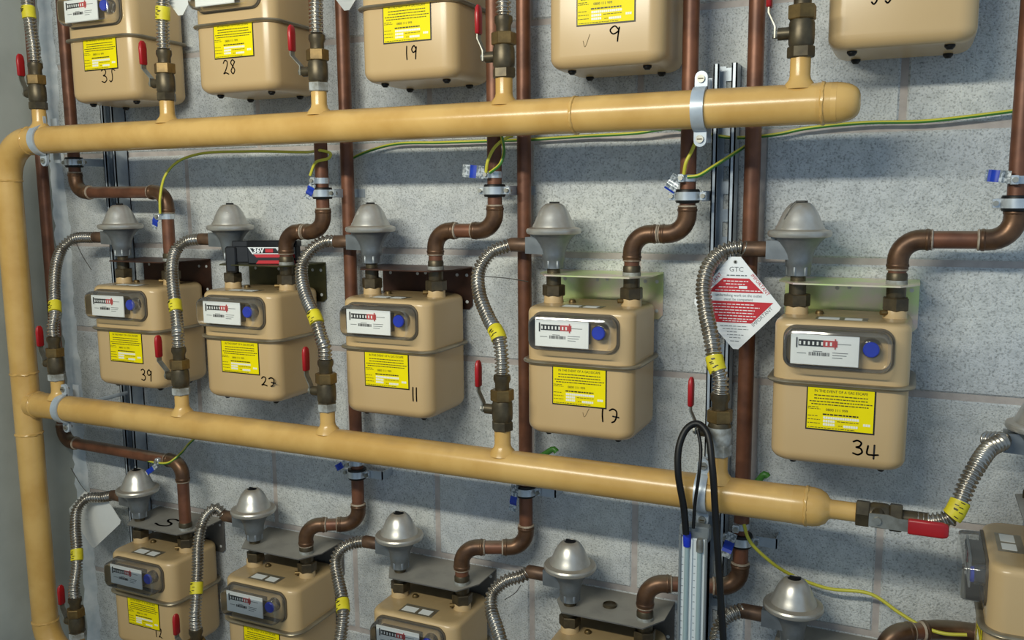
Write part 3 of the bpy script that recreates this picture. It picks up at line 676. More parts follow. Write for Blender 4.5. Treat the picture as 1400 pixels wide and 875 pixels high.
HOSE_PATHS = {
  '39': [(-1.8936, -0.1, -0.0985), (-1.9099, -0.12, -0.1211), (-1.8969, -0.15, -0.1582), (-1.8716, -0.18, -0.2133), (-1.8389, -0.21, -0.2698)],
  '27': [(-1.5242, -0.1, -0.0985), (-1.5394, -0.115, -0.1147), (-1.5298, -0.14, -0.1429), (-1.5079, -0.165, -0.1849), (-1.4783, -0.19, -0.2383), (-1.4554, -0.21, -0.2832)],
  '11': [(-1.1358, -0.1, -0.0928), (-1.1632, -0.115, -0.111), (-1.176, -0.13, -0.1413), (-1.1622, -0.15, -0.1746), (-1.1316, -0.175, -0.2091), (-1.0924, -0.2, -0.2448), (-1.0686, -0.215, -0.283)],
  '17': [(-0.7433, -0.105, -0.108), (-0.7606, -0.125, -0.1423), (-0.7486, -0.15, -0.1817), (-0.7144, -0.18, -0.2252), (-0.6795, -0.21, -0.2558)],
  '34': [(-0.2747, -0.1, -0.0903), (-0.2999, -0.11, -0.0977), (-0.3177, -0.13, -0.1193), (-0.3225, -0.15, -0.1527), (-0.3135, -0.17, -0.1937), (-0.2987, -0.195, -0.2326), (-0.2851, -0.215, -0.2771)],
  'l1': [(-1.859, -0.1, -0.7568), (-1.8995, -0.115, -0.7615), (-1.9092, -0.135, -0.7815), (-1.8906, -0.16, -0.8185), (-1.8597, -0.185, -0.8619), (-1.8457, -0.2, -0.9012)],
  'l2': [(-1.4814, -0.1, -0.7313), (-1.4952, -0.115, -0.7427), (-1.5012, -0.13, -0.7727), (-1.4935, -0.15, -0.8056), (-1.4703, -0.18, -0.8525), (-1.4549, -0.205, -0.91)],
  'l3': [(-1.0871, -0.1, -0.7529), (-1.1099, -0.115, -0.7645), (-1.1174, -0.13, -0.7851), (-1.0987, -0.15, -0.8156), (-1.0673, -0.18, -0.8466), (-1.0488, -0.205, -0.8725)],
  'l4': [(-0.683, -0.1, -0.7566), (-0.7167, -0.115, -0.7689), (-0.7375, -0.13, -0.7927), (-0.7298, -0.15, -0.818), (-0.7028, -0.18, -0.8369), (-0.6788, -0.205, -0.8648)],
  'l5': [(-0.2561, -0.1, -0.7483), (-0.2753, -0.115, -0.7551), (-0.285, -0.13, -0.7738), (-0.2823, -0.16, -0.7934), (-0.2691, -0.19, -0.8231)],
  'side': [(0.0554, -0.22, -0.4879), (0.0698, -0.22, -0.4801), (0.0796, -0.215, -0.461), (0.0894, -0.2, -0.4327), (0.1034, -0.18, -0.4061), (0.1189, -0.15, -0.3886), (0.1384, -0.12, -0.3816), (0.155, -0.1, -0.3826)],
}

HT = {'39': (-1.8433, -0.205, -0.2532), '27': (-1.4783, -0.19, -0.2383), '11': (-1.0923, -0.2, -0.2418), '17': (-0.6818, -0.205, -0.2499), '34': (-0.2875, -0.215, -0.2773),
      'l1': (-1.8528, -0.19, -0.8778), 'l2': (-1.4558, -0.2, -0.8858), 'l3': (-1.0588, -0.19, -0.8568)}
MS = dict(zip(('39', '27', '11', '17', '34'), STUBS_M)); MS.update(dict(zip(('l1', 'l2', 'l3', 'l4', 'l5'), STUBS_L)))
for k, mid in HOSE_PATHS.items():
    if k == 'side': continue
    x, row = REGS[k]; zi = ZTOP[row] + HB_ZIN
    zm = ZM if row == 'm' else ZL
    path = [(x - 0.088, YS, zi)] + mid + [(MS[k], YM, zm + 0.195), (MS[k], YM, zm + 0.168)]
    if row == 'l' and k not in ('l1',): path[-2:] = [(MS[k], YM, zm + 0.20), (MS[k], YM, zm + 0.168)]
    hose('corrugated steel hose feeding the regulator ' + WHERE[k], path, True, HT.get(k))
hose('corrugated steel hose bending up at the right edge', [(0.022, YM, ZM), (0.040, YM, ZM + 0.0005)] + HOSE_PATHS['side'][:-1] + [(SRX - 0.075, -SRD - 0.006, SRZ + HB_ZIN)], False, (0.0739, -0.217, -0.4645))
for i, (lab, tz) in enumerate((('at the top left corner', (-1.8306, -0.22, 0.4124)), ('in front of the leftmost top row meter', (-1.4329, -0.22, 0.3744)), ('in front of the second top row meter', None), ('right of the third top row meter', None), ('', None))):
    if i == 4: continue
    x = STUBS_T[i]; dx = (-0.012, 0.006, 0.004, -0.002)[i]
    hose('corrugated steel hose rising out of frame ' + lab, [(x + dx * 3 - 0.05, -0.15, 0.62), (x + dx * 2 - 0.02, -0.19, 0.53), (x + dx, -0.217, 0.43), (x, YM, ZT + 0.20), (x, YM, ZT + 0.168)], False, tz)

# ------------------------------------------------------------------ meter brackets
def bracket(xi, row, m, label, side=None):
    zs = ZTOP[row] + 0.052
    t = thing('meter_bracket', label, 'bracket', (xi + SP, 0, zs - 0.088), group='sheet steel meter brackets'); z = 0.088; th = 0.0025; x0, x1 = -0.108, 0.111
    if side: t.location = side; t.rotation_euler.z = -PI / 2
    mb = MB(); poly = [(x0, -0.002), (x1, -0.002), (x1, -0.085), (x1 - 0.028, -0.132), (x0 + 0.028, -0.132), (x0, -0.085)]
    mb.loft([[(x, y, z) for x, y in poly], [(x, y, z + th) for x, y in poly]], m); sh = mb.build('shelf', t)
    poly = [(x0, z)] + [(x0, 0.008), (x0 + 0.008, 0), (x1 - 0.008, 0), (x1, 0.008)] + [(x1, z)]
    mb = MB(); mb.plate(poly, -0.0045, -0.002, m); bp = mb.build('back_plate', t)
    for x, zz in ((x1 - 0.012, z - 0.016), (x1 - 0.035, z - 0.016), (-0.02, z - 0.016), (0.0, z - 0.014), (x0 + 0.02, z - 0.016), (x1 - 0.012, 0.016)):
        mb = MB(); mb.lathe([(0.0035, -0.0046), (0.0035, -0.0052)], (x, 0, zz), 'offwhite', 10, 'Y'); mb.build('fixing_hole', bp)
    return t, sh
bracket(-1.735, 'm', 'br_brown', 'dark brown bracket behind the leftmost middle row meter')
bracket(-1.397, 'm', 'br_olive', 'dark olive bracket behind the second middle row meter')
bracket(-1.025, 'm', 'br_brown', 'dark brown bracket behind the third middle row meter')
bracket(-0.618, 'm', 'br_green', 'greenish passivated bracket behind the fourth middle row meter')
bracket(-0.176, 'm', 'br_green', 'shiny pale green bracket behind the rightmost middle row meter')
t, sh = bracket(-1.738, 'l', 'br_grey', 'dusty grey bracket marked with a black S above gas meter 12')
mb = MB(); pts = spline([(0.014, 0, 0.022), (0.004, 0, 0.026), (-0.006, 0, 0.020), (0.000, 0, 0.010), (0.012, 0, 0.004), (0.014, 0, -0.008), (0.000, 0, -0.014), (-0.014, 0, -0.008)], 0.002)
mb.ribbon([(p.x * 1.5, p.z * 1.15) for p in pts], 0.0055, 0, 'ink'); mb.xf(Matrix.Translation(Vector((0.000, -0.088, 0.0914))) @ Matrix.Rotation(-PI / 2, 4, 'X')); mb.build('painted_letter', t)
bracket(-1.376, 'l', 'br_grey', 'dusty grey bracket over the second bottom row meter')
bracket(-0.977, 'l', 'br_grey', 'dusty grey bracket over the third bottom row meter')
t, sh = bracket(-0.584, 'l', 'br_grey', 'dusty grey bracket with a round plug, over the fourth bottom row meter')
mb = MB(); mb.lathe([(0.014, 0.0), (0.014, 0.004), (0.012, 0.005), (0.012, 0.002)], (-0.002, -0.07, 0.0905), 'bronze', 18); mb.build('round_plug', t)
bracket(-0.163, 'l', 'br_grey', 'dusty grey bracket at the bottom edge below the end valve')
bracket(0, 'l', 'br_grey', 'dusty grey bracket over the sideways meter at right edge', (SIDE_X + 0.095, -SIDE_D, SIDE_Z - 0.036))

# ------------------------------------------------------------------ copper pipes
RC = 0.014
def copper(label, pts, nut_at=None, mpipe='copper', rad=0.034):
    org = Vector(pts[0]); t = thing('copper_pipe', label, 'copper pipe', pts[0], group='brown copper outlet pipes')
    path, arcs = fillet(pts, rad)
    mb = MB(); mb.tube([p - org for p in path], RC, mpipe, 18); mb.build('pipe', t)
    for arc, a, b in arcs:
        A = arc[0] - org; B = arc[-1] - org; mid = [p - org for p in arc]
        ext = 0.013
        mb = MB(); mb.tube([A + a * ext] + mid + [B + b * ext], RC + 0.0026, 'elbow', 18)
        for c, d in ((A, a), (B, b)):       # swaged collars
            mb.tube([c + d * 0.004, c + d * 0.006, c + d * 0.009, c + d * 0.011], [RC + 0.0022, RC + 0.0036, RC + 0.0036, RC + 0.0022], 'elbow', 18)
        e = mb.build('elbow', t)
        for c, d in ((A, a), (B, b)):
            mb = MB(); mb.tube([c + d * (ext - 0.0012), c + d * ext, c + d * (ext + 0.0018), c + d * (ext + 0.003)], [RC + 0.001, RC + 0.0031, RC + 0.0026, RC], 'solder', 18); mb.build('solder_ring', e)
    if nut_at is not None:
        z0 = nut_at - org.z
        mb = MB(); nut(mb, 0.0215, z0 + 0.012, z0 + 0.033, 'nutdark', 0.6); mb.build('union_nut', t)
        mb = MB(); mb.lathe([(0.0135, z0 + 0.030), (0.0150, z0 + 0.034), (0.0150, z0 + 0.050), (0.0160, z0 + 0.056), (0.0160, z0 + 0.070), (0.0145, z0 + 0.073)], (0, 0, 0), 'bronze', 18); mb.build('adaptor', t)
        mb = MB(); mb.tube([(0, 0, z0 + 0.0545), (0, 0, z0 + 0.061)], 0.0166, 'thread', 18); mb.build('thread_tape', t)
    return t
O = 0.1524
def outlet(key, xi, row, zh, xr, dr, label, top=0.95):
    xo = xi + O; z0 = ZTOP[row]
    pts = [(xo, YS, z0 + 0.020), (xo, YS, zh), (xr, -dr, zh + 0.0015), (xr, -dr, top)]
    return copper(label, pts, z0)
outlet('39', -1.735, 'm', 0.014, -1.876, 0.095, 'copper outlet pipe from the leftmost middle row meter, running left then up')
outlet('27', -1.397, 'm', -0.074, -1.143, 0.095, 'copper outlet pipe rising from the second middle row meter')
outlet('11', -1.025, 'm', -0.068, -0.740, 0.095, 'copper outlet pipe rising from the third middle row meter')
outlet('17', -0.618, 'm', -0.070, -0.366, 0.095, 'copper outlet pipe rising from the fourth middle row meter')
outlet('34', -0.176, 'm', -0.074, 0.137, 0.095, 'copper outlet pipe rising from the rightmost middle row meter at right edge')
outlet('l1', -1.738, 'l', -0.632, -2.010, 0.080, 'copper outlet pipe from the leftmost bottom row meter rising beside the corner')
outlet('l2', -1.376, 'l', -0.735, -1.113, 0.045, 'long copper riser left of the third middle row meter')
outlet('l3', -0.977, 'l', -0.722, -0.700, 0.045, 'long copper riser between the third and fourth middle row meters')
outlet('l4', -0.584, 'l', -0.728, -0.265, 0.045, 'long copper riser behind the red and white diamond tag')
copper('copper elbow pipe at the bottom edge below the end valve', [(-0.011, YS, ZTOP['l'] + 0.02), (-0.011, YS, -0.742), (0.085, -0.034, -0.742), (0.36, -0.034, -0.742)], ZTOP['l'])

# ------------------------------------------------------------------ pipe clips
def pipe_clip(X, d, Z, label, arm=0.062, r=RC):
    t = thing('pipe_clip', label, 'pipe clip', (X, -d, Z), group='rubber lined ring clips')
    mb = MB(); mb.lathe([(r, -0.0120), (r + 0.0055, -0.0120), (r + 0.0070, -0.009), (r + 0.0070, 0.009), (r + 0.0055, 0.0120), (r, 0.0120)], (0, 0, 0), 'black', 24, caps=False); mb.build('rubber_lining', t)
    mb = MB(); mb.lathe([(r + 0.006, -0.0072), (r + 0.0085, -0.0072), (r + 0.0085, 0.0072), (r + 0.006, 0.0072)], (0, 0, 0), 'clipzinc', 24, caps=False); mb.build('band', t)
    for s in (-1, 1):
        mb = MB(); a, b = sorted((s * (r + 0.007), s * (r + 0.019))); mb.cbox(a, b, -0.004, 0.004, -0.0075, 0.0075, 0.001, 'clipzinc'); lg = mb.build('lug', t)
        mb = MB(); mb.cyl((s * (r + 0.014), -0.010, 0), (s * (r + 0.014), 0.010, 0), 0.0042, 'leversteel', 8); mb.build('screw', lg)
    if arm:
        if d > 0.06: mb = MB(); mb.box(r + 0.010, r + 0.0125, 0.003, d - 0.0005, -0.009, 0.009, 'zinc'); mb.box(r + 0.010, r + 0.030, d - 0.003, d - 0.0005, -0.009, 0.009, 'zinc'); mb.build('support_arm', t); return
        mb = MB(); mb.box(r + 0.012, r + arm, 0.004, 0.0065, -0.009, 0.009, 'zinc'); mb.box(r + arm - 0.0025, r + arm, 0.004, d - 0.0005, -0.009, 0.009, 'zinc'); mb.build('support_arm', t)
pipe_clip(-1.876, 0.095, 0.088, 'ring clip on the copper pipe near the top left corner', 0.040)
pipe_clip(-1.143, 0.095, 0.008, 'ring clip on the riser of the second middle row meter', 0.030)
pipe_clip(-0.740, 0.095, 0.010, 'ring clip on the riser of the third middle row meter', 0.045)
pipe_clip(-0.366, 0.095, -0.003, 'ring clip on the riser of the fourth middle row meter', 0.030)
pipe_clip(0.137, 0.095, -0.017, 'ring clip on the riser at the right edge', 0.05)
pipe_clip(-1.113, 0.045, -0.614, 'ring clip under the lower ochre pipe, left one', 0.05)
pipe_clip(-0.700, 0.045, -0.598, 'ring clip under the lower ochre pipe, middle one', 0.05)
pipe_clip(-0.265, 0.045, -0.634, 'ring clip under the lower ochre pipe, right one', 0.05)

# ------------------------------------------------------------------ earth clamps with tags
def earth_clamp(X, d, Z, label, ang, tw=0.034, th=0.017, blue=(0.3, 0.8), off=(-0.020, 0.004), r=RC, yaw=0.0):
    t = thing('earth_clamp', label, 'earth clamp', (X, -d, Z), group='earth clamps with plastic tags')
    mb = MB(); mb.lathe([(r - 0.0005, -0.006), (r + 0.0016, -0.006), (r + 0.0016, 0.006), (r - 0.0005, 0.006)], (0, 0, 0), 'clipzinc', 22, caps=False); mb.build('strap', t)
    mb = MB(); mb.cbox(-0.012, -0.001, -r - 0.012, -r + 0.001, -0.007, 0.007, 0.001, 'clipzinc'); b = mb.build('terminal', t)
    mb = MB(); mb.lathe([(0.0042, -0.017), (0.0042, -0.010)], (-0.006, -r, 0.0), 'leversteel', 10, 'Y'); mb.build('screw', b)
    mb = MB(); n = 9; rs = random.Random(int(abs(X * 1000))); loops = []
    wob = [rs.uniform(-0.0022, 0.0022) for _ in range(n + 1)]
    for i in range(n + 1):
        x = -tw * i / n; y = wob[i]; loops.append([(x, y, -th / 2), (x, y + 0.0004, th / 2), (x, y + 0.0013, th / 2), (x, y + 0.0009, -th / 2)])
    k0, k1 = int(n * blue[0]), int(n * blue[1])
    if k0 > 0: mb.loft(loops[:k0 + 1], 'cleartag')
    mb.loft(loops[k0:k1 + 1], 'bluetag'); mb.loft(loops[k1:], 'cleartag') if k1 < n else None
    mb.xf(Matrix.Translation(Vector((off[0] + 0.008, -r - 0.008, off[1]))) @ Matrix.Rotation(yaw, 4, 'Z') @ Matrix.Rotation(-ang, 4, 'Y')); mb.build('plastic_tag', t)
earth_clamp(-1.5826, 0.095, -0.042, 'earth clamp on the outlet pipe of the leftmost middle row meter', 1.2)
earth_clamp(-1.143, 0.095, 0.034, 'earth clamp with blue tag on the riser of the second middle row meter', 1.1, off=(-0.016, -0.006))
earth_clamp(-0.740, 0.095, 0.040, 'earth clamp with level blue tag on the riser of the third middle row meter', -0.10, 0.046, 0.024, (0.35, 0.75))
earth_clamp(-0.366, 0.095, 0.028, 'earth clamp with crumpled silver tag on the riser of the fourth middle row meter', 1.0, 0.030, 0.020, (0.9, 1.0))
earth_clamp(0.137, 0.095, 0.018, 'earth clamp with dark blue tag on the right edge riser', -0.1, 0.034, 0.018, (0.5, 0.9))
earth_clamp(-1.640, 0.090, -0.632, 'earth clamp with blue tag above the bottom left regulator', 0.6, 0.045, 0.012, (0.4, 0.95), off=(-0.02, -0.012))
earth_clamp(-1.113, 0.045, -0.588, 'earth clamp with blue tag under the lower ochre pipe, left one', 0.55, 0.036, 0.014, (0.4, 0.95))
earth_clamp(-0.700, 0.045, -0.572, 'earth clamp with blue tag under the lower ochre pipe, middle one', 1.45, 0.056, 0.015, (0.45, 0.8), off=(-0.022, -0.010))
earth_clamp(-0.265, 0.045, -0.606, 'earth clamp with crumpled blue foil tag below the ochre pipe end', 1.3, 0.050, 0.018, (0.4, 0.8), off=(-0.020, -0.010))

# ------------------------------------------------------------------ cables, tubes and wires
LINES = {
  'w1': [(-1.5792, -0.12, -0.0347), (-1.5761, -0.12, 0.0018), (-1.5768, -0.1, 0.0517), (-1.5588, -0.08, 0.0818), (-1.5149, -0.06, 0.0997), (-1.3735, -0.05, 0.1029), (-1.1971, -0.07, 0.0958), (-1.1292, -0.11, 0.0953), (-1.1075, -0.11, 0.0888), (-1.1079, -0.115, 0.0797), (-1.1377, -0.12, 0.0713), (-1.1538, -0.12, 0.0447)],
  'w2': [(-1.1388, -0.02, 0.0744), (-1.0814, -0.02, 0.0948), (-1.0077, -0.02, 0.1095), (-0.9021, -0.02, 0.1092), (-0.8014, -0.02, 0.109), (-0.7052, -0.02, 0.1088), (-0.5834, -0.02, 0.1117), (-0.4795, -0.03, 0.113), (-0.4109, -0.03, 0.1184), (-0.3072, -0.02, 0.0998), (-0.2316, -0.02, 0.1024), (-0.1831, -0.02, 0.1106), (-0.0895, -0.02, 0.1167), (-0.0003, -0.02, 0.1155), (0.0635, -0.02, 0.1198), (0.1198, -0.02, 0.1253), (0.1447, -0.02, 0.1276)],
  'w3': [(-0.7466, -0.12, 0.0382), (-0.7392, -0.125, 0.0652), (-0.7276, -0.12, 0.0894), (-0.7156, -0.1, 0.1063), (-0.7185, -0.06, 0.114)],
  'w4': [(-0.7373, -0.12, 0.0435), (-0.7134, -0.125, 0.0592), (-0.708, -0.12, 0.0808), (-0.7155, -0.11, 0.103), (-0.734, -0.08, 0.1217)],
  'w5': [(-0.3674, -0.12, 0.0347), (-0.3628, -0.125, 0.0542), (-0.3543, -0.12, 0.0738), (-0.3518, -0.1, 0.0944), (-0.3574, -0.06, 0.1157)],
  'w6': [(-0.3609, -0.12, 0.0296), (-0.3421, -0.12, 0.0318), (-0.3197, -0.11, 0.0464), (-0.2951, -0.08, 0.0665), (-0.2787, -0.02, 0.0862)],
  'w7': [(-0.2534, -0.09, -0.5869), (-0.2421, -0.1, -0.6102), (-0.2108, -0.08, -0.6497), (-0.1756, -0.05, -0.6833), (-0.1129, -0.04, -0.7025), (-0.0398, -0.04, -0.6998), (0.0087, -0.05, -0.7211), (0.0439, -0.06, -0.7334), (0.0775, -0.07, -0.7349), (0.1123, -0.07, -0.7301)],
  'w8': [(-1.7175, -0.09, -0.6421), (-1.6499, -0.11, -0.6375), (-1.6091, -0.11, -0.6307), (-1.5925, -0.09, -0.6124), (-1.6153, -0.04, -0.6045), (-1.6047, -0.02, -0.5879)],
  'w9': [(-0.2686, -0.06, -0.5621), (-0.2451, -0.09, -0.5218), (-0.229, -0.1, -0.4991), (-0.2181, -0.1, -0.4857), (-0.213, -0.1, -0.4903)],
  'w10': [(-0.6945, -0.06, -0.546), (-0.6634, -0.08, -0.5183), (-0.6373, -0.09, -0.5005), (-0.6204, -0.09, -0.4897), (-0.6142, -0.09, -0.4949)],
  'black_hose': [(-0.317, -0.265, -0.551), (-0.3208, -0.268, -0.5069), (-0.3306, -0.272, -0.4452), (-0.3315, -0.262, -0.4027), (-0.3217, -0.25, -0.3766), (-0.3075, -0.245, -0.369), (-0.2903, -0.252, -0.3789), (-0.2754, -0.272, -0.4322), (-0.269, -0.272, -0.5041), (-0.2607, -0.272, -0.6013), (-0.2523, -0.272, -0.6998), (-0.2453, -0.272, -0.7874)],
  'cord': [(-0.3058, -0.262, -0.5403), (-0.3039, -0.264, -0.4996), (-0.2971, -0.268, -0.4421), (-0.2984, -0.255, -0.4057), (-0.306, -0.245, -0.3798)],
  'wire17': [(-0.7373, -0.15, -0.1507), (-0.7087, -0.12, -0.1552), (-0.6818, -0.07, -0.1658)],
  'wire39': [(-1.8804, -0.105, -0.1034), (-1.889, -0.08, -0.1412), (-1.8977, -0.05, -0.1786)],
  'wire12': [(-2.0556, -0.03, -0.7242), (-1.9984, -0.05, -0.7558), (-1.9061, -0.1, -0.7555)],
  'sealwire34': [(-0.1987, -0.12, -0.042), (-0.1922, -0.12, -0.0277), (-0.1829, -0.115, -0.0134), (-0.1685, -0.11, -0.0135)],
  'wirel4': [(-0.7241, -0.1, -0.8158), (-0.7176, -0.06, -0.816), (-0.7192, -0.03, -0.813)],
}
def cable(name, key, r, label, cat, m, m2=None, n=10, group=None):
    P = spline(LINES[key], 0.004); org = P[0]
    mb = MB(); mb.tube([p - org for p in P], r, m, n, m2=m2); o = mb.build(name, None, 60); o.location = org
    return tag(o, label, cat, group)
EG = 'green and yellow earth cables'
for key, label in (('w1', 'green and yellow earth cable arching from the leftmost middle row meter outlet pipe'),
                   ('w2', 'long green and yellow earth cable along the wall behind the upper ochre pipe'),
                   ('w3', 'earth cable leaving left side of the clamp above the third middle row meter'),
                   ('w4', 'earth cable looping right of the clamp above the third middle row meter'),
                   ('w5', 'short upright earth cable above the clamp over the fourth middle row meter'),
                   ('w6', 'earth cable sloping across the right hand steel channel'),
                   ('w7', 'earth cable sagging across the wall at the bottom right'),
                   ('w8', 'short earth cable above the leftmost bottom row meter'),
                   ('w9', 'green earth cable tip poking above the lower ochre pipe, right one'),
                   ('w10', 'green earth cable tip poking above the lower ochre pipe, middle one')):
    cable('earth_cable', key, 0.0031 if key not in ('w9', 'w10') else 0.0058, label, 'cable', 'earthyellow' if key not in ('w9', 'w10') else 'earthgreen', 'earthgreen', 12, EG)
cable('rubber_tube', 'black_hose', 0.0057, 'black rubber tube looped over the valve lever', 'tube', 'black')
cable('hanging_cord', 'cord', 0.0028, 'thin black cord holding up the white gauge', 'cord', 'black')
for key, label in (('wire17', 'thin seal wire tail beside the fourth middle row meter hose'), ('wire39', 'thin seal wire tail below the leftmost middle row meter hose'), ('wire12', 'thin seal wire tail at the bottom left corner'),
                   ('sealwire34', 'thin seal wire on the regulator dome above the rightmost middle row meter'), ('wirel4', 'thin seal wire tail by the fourth bottom row hose')):
    cable('seal_wire', key, 0.0009, label, 'wire', 'wire', n=6, group='thin seal wires')

# ------------------------------------------------------------------ tags
t = thing('warning_tag', 'red and white diamond warning tag hung on a steel hose', 'tag', (-0.275, -0.108, -0.186))
mb = MB(); mb.plate([(-0.012, 0.080), (0.006, 0.080), (0.075, -0.004), (0.072, -0.010), (0.006, -0.080), (-0.003, -0.080), (-0.072, -0.004), (-0.072, 0.004)], -0.0006, 0.0006, 'white'); mb.build('card', t)
rs = random.Random(3)
def bars(z, x0, x1, h, m, y):
    x = x0
    while x < x1:
        w = min(rs.uniform(0.003, 0.008), x1 - x); mb.box(x, x + w, y, y + 0.0005, z - h, z + h, m); x += w + 0.0014
mb = MB(); mb.plate([(-0.023, 0.043), (0.021, 0.043), (0.046, 0.0185), (-0.048, 0.0185)], -0.0011, -0.0005, 'tagred'); rp = mb.build('red_panel', t)
mb = MB()
for z, a, b in ((0.038, -0.022, 0.020), (0.033, -0.018, 0.014), (0.022, -0.036, 0.040)): bars(z, a, b, 0.0007, 'white', -0.0014)
bars(0.0275, -0.030, 0.002, 0.0007, 'white', -0.0014); mb.build('panel_print', rp)
mb = MB(); mb.box(0.004, 0.018, -0.0014, -0.0009, 0.0255, 0.030, 'white'); mb.build('blank_box', rp)
mb = MB(); mb.plate([(-0.047, 0.003), (0.062, 0.003), (0.027, -0.034), (-0.034, -0.034)], -0.0011, -0.0005, 'tagred'); rp = mb.build('red_panel', t)
mb = MB()
for z, a, b in ((-0.002, -0.040, 0.030), (-0.007, -0.040, 0.040), (-0.012, -0.036, 0.032), (-0.017, -0.036, 0.030), (-0.022, -0.030, 0.034), (-0.027, -0.028, 0.030), (-0.031, -0.022, 0.020)): bars(z, a, b, 0.0007, 'white', -0.0014)
mb.build('panel_print', rp)
mb = join_text([(text_mesh('t', 'GTC', 0.012, 'gaugegrey'), (-0.001, -0.0010, 0.058), 0),
                (text_mesh('t', 'IMPORTANT', 0.0085, 'tagred', sx=0.95), (0.0395, -0.0010, 0.033), math.radians(-50)),
                (text_mesh('t', 'IMPORTANT', 0.0085, 'gaugegrey', sx=0.95), (0.0445, -0.0010, -0.022), math.radians(46)),
                (text_mesh('t', 'IMPORTANT', 0.0085, 'tagred', sx=0.95), (-0.0415, -0.0010, 0.033), math.radians(50)),
                (text_mesh('t', 'undertaking work on the outlet', 0.0068, 'gaugegrey', sx=0.9), (0.004, -0.0010, 0.0135), 0),
                (text_mesh('t', 'must be competent', 0.0068, 'gaugegrey', sx=0.9), (0.004, -0.0010, 0.0065), 0)])
bars(0.048, -0.017, 0.017, 0.0009, 'gaugegrey', -0.0012)
for z, a, b in ((-0.040, -0.026, 0.020), (-0.045, -0.022, 0.022), (-0.050, -0.014, 0.004), (-0.055, -0.014, 0.014), (-0.060, -0.010, 0.010), (-0.066, -0.008, 0.008)): bars(z, a, b, 0.0005, 'gaugegrey', -0.0010)
mb.build('card_print', t)
mb = MB(); mb.lathe([(0.0032, -0.001), (0.0032, -0.0016), (0.0016, -0.0016), (0.0016, -0.001)], (-0.003, 0, 0.071), 'leversteel', 12, 'Y'); mb.build('eyelet', t)

mb = MB(); mb.plate([(-1.875, -0.755), (-1.846, -0.774), (-1.811, -0.816), (-1.814, -0.824), (-1.912, -0.904), (-1.922, -0.904), (-1.995, -0.825), (-1.998, -0.81), (-1.935, -0.755)], -0.001, 0.001, 'offwhite')
mb.xf(Matrix.Translation(Vector((1.92, 0, 0.90)))); o = mb.build('blank_tag'); o.location = (-1.92, -0.090, -0.90); tag(o, 'blank white card tag behind the bottom left hose', 'tag')
for i, (X, Zb, y, label) in enumerate(((-1.405, 0.374, -0.200, 'white tag tip hanging at the top edge beside the leftmost top row meter'), (-1.042, 0.364, -0.130, 'white tag tip hanging at the top edge beside the second top row meter'))):
    mb = MB(); mb.plate([(-0.006, 0), (0.006, 0), (0.040, 0.040), (0.006, 0.080), (-0.006, 0.080), (-0.040, 0.040)], -0.0006, 0.0006, 'offwhite'); o = mb.build('blank_tag'); o.location = (X, y, Zb); tag(o, label, 'tag')

# ------------------------------------------------------------------ battery pack on the bracket of meter 27
t = thing('battery_pack', 'black 36V battery pack with red stripes above the second middle row meter', 'battery', (-1.380, -0.130, -0.1455), math.radians(19.5)); W = 0.158; H = 0.050
mb = MB(); mb.cbox(0.046, W, 0.0, 0.030, 0, H - 0.004, 0.003, 'batteryblack'); mb.cbox(0.014, W + 0.003, -0.003, 0.006, H - 0.012, H + 0.002, 0.002, 'batteryblack'); mb.cbox(0.046, W + 0.002, -0.003, 0.032, H - 0.012, H + 0.002, 0.002, 'batteryblack'); mb.cbox(0.018, 0.050, -0.001, 0.007, 0.004, H - 0.008, 0.002, 'batteryblack'); mb.build('case', t)
fy = -0.0006
mb = MB()
mb.plate([(0.049, 0.0375), (W - 0.004, 0.0375), (W - 0.004, 0.0355), (0.0515, 0.0355)], fy - 0.0006, fy + 0.001, 'white'); mb.plate([(0.049, 0.0375), (0.0525, 0.0375), (0.0625, 0.0225), (0.0590, 0.0225)], fy - 0.0007, fy + 0.001, 'white'); mb.plate([(0.0590, 0.0240), (W - 0.004, 0.0240), (W - 0.004, 0.0225), (0.0590, 0.0225)], fy - 0.0006, fy + 0.001, 'white')
mb.plate([(0.112, 0.0355), (W - 0.004, 0.0355), (W - 0.004, 0.0245), (0.120, 0.0245)], fy - 0.0006, fy + 0.001, 'gaugewhite'); mb.plate([(0.0885, 0.034), (0.106, 0.034), (0.106, 0.026), (0.0885, 0.026)], fy - 0.0006, fy + 0.001, 'tagred'); mb.build('white_outline', t)
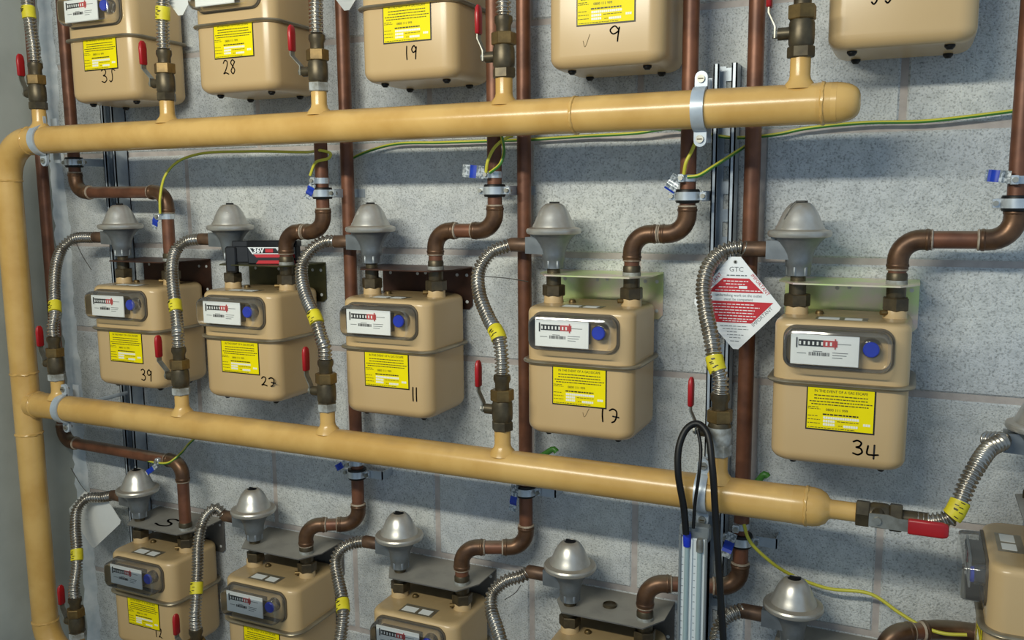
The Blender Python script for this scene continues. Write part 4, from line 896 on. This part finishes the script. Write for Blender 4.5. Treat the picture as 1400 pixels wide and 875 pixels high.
for poly in ([(0.061, 0.0220), (W - 0.004, 0.0220), (W - 0.004, 0.0150), (0.068, 0.0150)], [(0.072, 0.0085), (W - 0.004, 0.0085), (W - 0.004, 0.0015), (0.066, 0.0015)]):
    mb = MB(); mb.plate(poly, fy - 0.0007, fy + 0.001, 'tagred'); mb.build('red_stripe', t)
mb = join_text([(text_mesh('t', '36V', 0.0150, 'white', off=0.0006), (0.0735, fy - 0.0014, 0.0298), 0)]); mb.build('printed_voltage', t)
mb = MB(); mb.cbox(-0.002, 0.024, -0.006, 0.006, -0.018, H - 0.010, 0.004, 'batteryblack'); mb.build('clip_arm', t)

# ------------------------------------------------------------------ hanging U gauge
t = thing('manometer', 'pale U-tube pressure gauge hanging below the lower ochre pipe', 'gauge', (-0.3075, -0.240, -0.870)); H = 0.328; w = 0.0235
mb = MB(); mb.cbox(-w, w, -0.012, 0.012, 0, H - 0.020, 0.002, 'gaugewhite')
for s in (-1, 1):
    a, b = sorted((s * w, s * (w - 0.004))); mb.cbox(a, b, -0.016, 0.012, 0, H - 0.016, 0.001, 'gaugegrey')
mb.box(-0.003, -0.001, -0.0155, -0.011, 0, H - 0.02, 'gaugewhite'); mb.build('case', t)
mb = MB(); mb.cbox(-w - 0.001, w + 0.001, -0.010, 0.012, H - 0.026, H, 0.002, 'gaugegrey'); mb.build('top_end', t)
for x in (-0.010, 0.011):
    mb = MB(); mb.cyl((x, -0.0135, 0.002), (x, -0.0135, H - 0.030), 0.0042, 'gaugetube', 12); mb.build('glass_tube', t)
mb = MB(); mb.lathe([(0.0060, H - 0.034), (0.0068, H - 0.024), (0.0068, H - 0.014), (0.0050, H - 0.010)], (-0.010, -0.0145, 0), 'blue', 14); mb.build('blue_connector', t)
mb = MB(); mb.lathe([(0.0058, H - 0.040), (0.0058, H - 0.024), (0.0045, H - 0.018)], (0.011, -0.0145, 0), 'leversteel', 14); mb.build('grey_connector', t)
mb = MB(); z = 0.01
while z < H - 0.05:
    for x in (-0.019, 0.001):
        mb.box(x, x + (0.006 if int(z * 1000) % 25 < 5 else 0.003), -0.0125, -0.0118, z, z + 0.0008, 'gaugeprint')
    z += 0.0125
mb.build('scale_marks', t)
